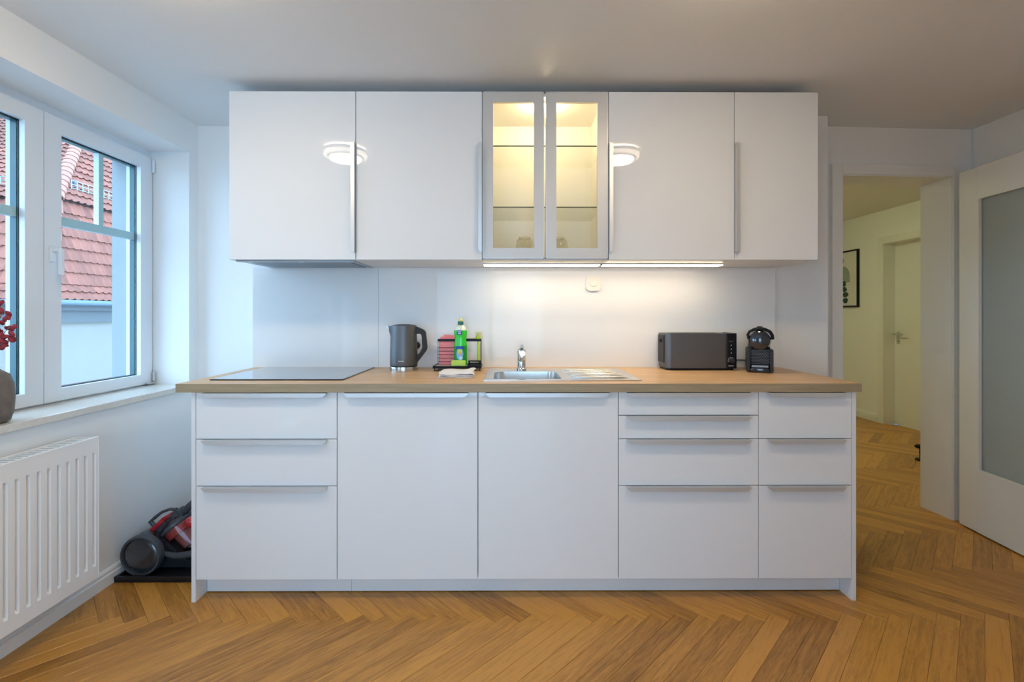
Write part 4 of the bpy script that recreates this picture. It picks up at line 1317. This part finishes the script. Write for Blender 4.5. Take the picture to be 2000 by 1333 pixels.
for (ex, ey, eh), lb in zip(ends, lbs):
    t = thing('dried_flower', (vx, vy, vz + 0.21), lb, 'flower', 'dried flowers in the vase')
    p0, p1 = Vector((vx + ex * 0.1, vy + ey * 0.1, vz + 0.207)), Vector((vx + ex, vy + ey, vz + eh))
    mid_ = p0.lerp(p1, 0.5) + Vector((-ex * 0.15, -ey * 0.15, 0.01))
    B().tube([p0, mid_, p1], [0.0017, 0.0014, 0.001], 6).out('stem', STEM, t)
    for k in range(9):
        f = 0.5 + 0.5 * k / 8
        p = (mid_.lerp(p1, (f - 0.5) * 2)) + Vector((rnd.uniform(-0.02, 0.02), rnd.uniform(-0.02, 0.02), rnd.uniform(-0.006, 0.010)))
        hb2 = B().ellipsoid((0, 0, 0), (0.0075, 0.0075, 0.012), 8, 6)
        for v in hb2.bm.verts:
            v.co *= 1 + rnd.uniform(-0.12, 0.12)
        hb2.xf(Matrix.Translation(p) @ Matrix.Rotation(rnd.uniform(-0.9, 0.9), 4, 'X') @ Matrix.Rotation(rnd.uniform(-0.9, 0.9), 4, 'Y'))
        hb2.out('flower_head', RED, t, smooth=70)

# ------------------------------------------------------------------ vacuum cleaner on its tray
tag(B().prism([(-1.80, 2.185), (-1.365, 2.185), (-1.365, 2.60), (-1.80, 2.60)], 'z', 0.001, 0.011, bev=0.003).box(-1.80, -1.365, 2.185, 2.197, 0.010, 0.028, bev=0.003).box(-1.80, -1.788, 2.198, 2.60, 0.010, 0.026, bev=0.003).out('floor_tray', TRAYBLK), 'black plastic tray on the floor under the vacuum cleaner', 'tray')
vc = thing('vacuum_cleaner', (-1.62, 2.33, 0.012), 'black and red bagless vacuum cleaner between window wall and base units', 'vacuum cleaner')
VB = mat('vacuum_black', (0.018, 0.020, 0.024), 0.25, var=0.2, coat=0.4)
VG = mat('vacuum_grey', (0.055, 0.06, 0.07), 0.4, var=0.15)
VR = mat('vacuum_red', (0.42, 0.02, 0.03), 0.25, var=0.1, coat=0.5)
wcx, wcz, wr = -1.706, 0.105, 0.093


def pw(u_, v_, y=2.335):
    """photo pixel -> (x, z) in the plane the cleaner stands in"""
    a_, b_ = (u_ - CX) / F_PX, (CY - v_) / F_PX
    dy = math.cos(YAW) - math.sin(YAW) * a_
    return (math.cos(YAW) * a_ + math.sin(YAW)) * y / dy, CAMZ + b_ * y / dy


for y0, y1 in ((2.215, 2.255), (2.43, 2.47)):
    B().lathe([(0.080, y0 + 0.010), (0.082, y0 + 0.001), (0.090, y0), (wr, y0 + 0.006), (wr, y1 - 0.006), (0.088, y1), (0.0, y1)], (wcx, 0, wcz), axis='y', n=48).out('wheel', VG, vc, smooth=35)
    B().lathe([(0.0, y0 + 0.0), (0.055, y0 + 0.001), (0.076, y0 + 0.005), (0.0795, y0 + 0.009)], (wcx, 0, wcz), axis='y', n=48).out('hub_cap', mat('smoked_cap', (0.03, 0.032, 0.036), 0.10, coat=0.6), vc, smooth=45)
B().lathe([(0.0, 2.256), (0.084, 2.257), (0.087, 2.275), (0.087, 2.41), (0.084, 2.428), (0.0, 2.429)], (wcx, 0, wcz), axis='y', n=48).out('motor_housing', VB, vc, smooth=35)
B().prism([(wcx, 0.022), (-1.400, 0.022), (-1.387, 0.05), (-1.40, 0.08), (-1.50, 0.065), (-1.56, 0.09), (wcx + 0.05, 0.17), (wcx, 0.16)], 'y', 2.27, 2.42, bev=0.008).out('chassis', VB, vc, smooth=35)
B().tube([(*pw(312, 1092, 2.26)[:1], 2.262, 0.105), (-1.575, 2.255, 0.090), (-1.53, 2.253, 0.092), (-1.46, 2.255, 0.105), (-1.40, 2.26, 0.11)], [0.010, 0.014, 0.016, 0.016, 0.012], 12).out('bumper', VG, vc, smooth=60)
B().prism([pw(*p, 2.30) for p in ((268, 1057), (300, 1053), (298, 1047), (288, 1042), (272, 1050))], 'y', 2.27, 2.36, bev=0.003).out('pedal', VR, vc, smooth=35)
B().prism([pw(*p, 2.40) for p in ((276, 1055), (276, 1040), (292, 1034), (318, 1036), (326, 1055))], 'y', 2.365, 2.44, bev=0.006).out('rear_cover', VG, vc, smooth=35)
# tilted dust canister: local z along its axis, head at the upper left
(hx_, hz_), (ex_, ez_) = pw(347, 1024), pw(392, 1076)
ax0, ax1 = Vector((hx_, 2.335, hz_)), Vector((ex_, 2.335, ez_))
ax = (ax1 - ax0).normalized()
side = Vector((0, 1, 0))
cr_ = ax.cross(side)
CM = Matrix.Translation(ax0) @ Matrix(((cr_.x, side.x, ax.x, 0), (cr_.y, side.y, ax.y, 0), (cr_.z, side.z, ax.z, 0), (0, 0, 0, 1)))


def can(prof, nm, m, n=36):
    return B().lathe(prof, n=n).xf(CM).out(nm, m, vc, smooth=35)


can([(0.0, -0.030), (0.055, -0.028), (0.070, -0.018), (0.071, -0.010)], 'canister_cap', VB)
can([(0.072, -0.010), (0.076, -0.006), (0.076, 0.004), (0.072, 0.008)], 'lock_ring', VG)
can([(0.070, 0.008), (0.068, 0.13), (0.064, 0.142)], 'canister', TINTGLASS)
can([(0.067, 0.009), (0.066, 0.045), (0.0, 0.045)], 'red_filter', mat('filter_red', (0.45, 0.07, 0.06), 0.5))
can([(0.045, 0.046), (0.040, 0.115), (0.0, 0.115)], 'cyclone_cone', mat('cyclone_rose', (0.40, 0.12, 0.12), 0.4))
can([(0.066, 0.143), (0.066, 0.151), (0.0, 0.153)], 'canister_base', VG)
# head block with red trim, handle and hose
B().prism([pw(*p) for p in ((302, 1036), (316, 1050), (346, 1022), (330, 1006))], 'y', 2.295, 2.375, bev=0.006).out('head_block', VG, vc, smooth=35)
B().prism([pw(*p) for p in ((300, 1033), (306, 1039), (336, 1009), (331, 1003))], 'y', 2.286, 2.384, bev=0.004).out('red_trim', VR, vc, smooth=35)
hp_ = [pw(*p) for p in ((304, 1030), (294, 1019), (302, 1012), (316, 1001), (332, 995), (345, 996))]
B().tube([(a_, 2.335, b_) for a_, b_ in hp_], [0.011, 0.011, 0.008, 0.007, 0.007, 0.009], 12).out('carry_handle', VG, vc, smooth=60)
B().prism([pw(*p) for p in ((338, 1004), (352, 1017), (366, 1003), (352, 991))], 'y', 2.30, 2.37, bev=0.007).out('hose_socket', VG, vc, smooth=35)
hs_, rr = [], []
(ha, hb3), (hc, hd3) = pw(360, 999), pw(420, 945)
for k in range(30):
    f = k / 29
    hs_.append((ha + (hc - ha) * f, 2.335, hb3 + (hd3 - hb3) * f))
    rr.append(0.019 if k % 2 else 0.0155)
B().tube(hs_, rr, 14).out('hose', VG, vc, smooth=60)
bxx, bzz = pw(371, 1021, 2.25)
B().lathe([(0.0, -0.010), (0.016, -0.008), (0.024, 0.0), (0.025, 0.02), (0.022, 0.03)], (bxx, 2.245, bzz), axis='y', n=28).out('release_button', VR, vc, smooth=50)

# ------------------------------------------------------------------ hall things
pc = thing('framed_print', (HX - 0.02, 5.95, 1.29), 'framed abstract leaf print with a thin black frame on the hall wall', 'picture')
py0, py1, pz0, pz1 = 5.682, 6.18, 1.314, 2.011
g = B()
for a in ((py0, py0 + 0.018, pz0, pz1), (py1 - 0.018, py1, pz0, pz1), (py0 + 0.018, py1 - 0.018, pz0, pz0 + 0.018), (py0 + 0.018, py1 - 0.018, pz1 - 0.018, pz1)):
    g.box(HX - 0.026, HX - 0.001, *a)
g.out('frame', BLACK, pc)
sh = B().box(HX - 0.012, HX - 0.008, py0 + 0.018, py1 - 0.018, pz0 + 0.018, pz1 - 0.018).out('sheet', mat('print_paper', (0.72, 0.70, 0.69), 0.6), pc)


def flat(name, m, pts, off):
    g = B()
    g.bm.faces.new([g.bm.verts.new((HX - 0.0122 - off, y, z)) for y, z in pts])
    return g.out(name, m, sh)


yc = 5.955
flat('sun_disc', mat('print_tan', (0.50, 0.34, 0.24), 0.6), [(5.972 + 0.045 * math.cos(a), 1.895 + 0.034 * math.sin(a)) for a in [2 * PI * k / 24 for k in range(24)]], 0.0003)
flat('arch', mat('print_sage', (0.30, 0.35, 0.31), 0.6), [(5.83, 1.62)] + [(5.955 - 0.125 * math.cos(PI * k / 16), 1.70 + 0.125 * math.sin(PI * k / 16)) for k in range(17)] + [(6.08, 1.62)], 0.0003)
for k in range(5):
    r_ = 0.19 - k * 0.03
    g = B()
    pa = [(5.84 - r_ * math.cos(PI * q / 20), 1.52 + r_ * math.sin(PI * q / 20)) for q in range(21)]
    pa = [(y, z) for y, z in [(5.84 - r_, 1.35)] + pa + [(5.84 + r_, 1.35)] if py0 + 0.02 < y]
    for (a, b2), (c_, d_) in zip(pa[:-1], pa[1:]):
        n_ = Vector((b2 - d_, c_ - a)); n_ = n_.normalized() * 0.003 if n_.length else n_
        quad(g, [(HX - 0.0127, a, b2), (HX - 0.0127, c_, d_), (HX - 0.0127, c_ + n_.x, d_ + n_.y), (HX - 0.0127, a + n_.x, b2 + n_.y)])
    g.out('arch_line', mat('print_line', (0.55, 0.54, 0.5), 0.6), sh)
LEAF = mat('print_leaf', (0.035, 0.065, 0.05), 0.6)
for k, (y, z, rr_) in enumerate(((6.03, 1.70, 0.05), (5.985, 1.665, 0.046), (5.94, 1.605, 0.05), (6.0, 1.585, 0.045), (5.925, 1.535, 0.045), (5.90, 1.47, 0.046), (5.965, 1.465, 0.04), (5.905, 1.395, 0.046))):
    flat('leaf', LEAF, [(y + rr_ * math.cos(a) * (1 + 0.15 * math.sin(3 * a + k)), z + rr_ * 0.72 * math.sin(a)) for a in [2 * PI * q / 18 for q in range(18)]], 0.0008 + 0.0001 * k)
st = thing('floor_stand', (3.46, 3.97, 0), 'small black metal stand on the hall floor beside the door lining', 'stand')
B().ellipsoid((3.444, 3.985, 0.118), (0.030, 0.030, 0.018), 16, 8).out('top_knob', BLACK, st, smooth=60)
B().tube([(3.462, 3.99, 0.10), (3.466, 3.99, 0.012)], 0.010, 10).out('post', BLACK, st)
B().lathe([(0.05, 0.0005), (0.05, 0.010), (0.03, 0.013)], (3.48, 3.99, 0), n=28).out('base', BLACK, st)

# ------------------------------------------------------------------ lamps
LAMPM = mat('lamp_diffuser', (1, 0.97, 0.92), 0.4, emit=((1.0, 0.80, 0.55), LAMP))
LAMPR = mat('lamp_ring_diffuser', (1, 0.97, 0.92), 0.4, emit=((1.0, 0.82, 0.6), LAMP * 0.12))
LAMPH = mat('lamp_halo_diffuser', (1, 0.97, 0.92), 0.4, emit=((1.0, 0.80, 0.55), 38.0))


def ceiling_lamp(x, y, z, label, mm=LAMPM, mr=LAMPR, mh=None):
    mh = mh or LAMPH
    t = thing('ceiling_lamp', (x, y, z), label, 'lamp', 'round ceiling lamps')
    B().lathe([(0.128, z - 0.004), (0.136, z - 0.004), (0.136, z - 0.016), (0.128, z - 0.016)], (x, y, 0), n=48).out('halo_ring', mh, t, smooth=40)
    B().lathe([(0.125, z - 0.0005), (0.125, z - 0.018), (0.150, z - 0.018), (0.150, z - 0.030), (0.142, z - 0.034)], (x, y, 0), n=48).out('base_plate', WHITE_TRIM, t, smooth=40)
    B().lathe([(0.119, z - 0.0345), (0.140, z - 0.0345), (0.138, z - 0.052), (0.121, z - 0.052)], (x, y, 0), n=48).out('outer_ring', mr, t, smooth=40)
    B().lathe([(0.104, z - 0.0345), (0.1185, z - 0.0345), (0.1185, z - 0.058), (0.104, z - 0.062)], (x, y, 0), n=48).out('divider_ring', WHITE_TRIM, t, smooth=40)
    B().lathe([(0.1035, z - 0.035), (0.1035, z - 0.066), (0.094, z - 0.077), (0.0, z - 0.082)], (x, y, 0), n=48).out('diffuser', mm, t, smooth=40)
    return t


ceiling_lamp(-1.088, 1.335, ZC, 'round flush ceiling lamp mirrored in the left wall units')
ceiling_lamp(0.743, 1.313, ZC, 'round flush ceiling lamp mirrored in the wall unit right of the glass cabinet')
HALLM = mat('hall_diffuser', (1, 0.97, 0.85), 0.4, emit=((0.88, 0.95, 0.52), HALL))
ceiling_lamp(2.45, 4.7, HZ, 'round flush ceiling lamp in the hall', HALLM, HALLM, HALLM)
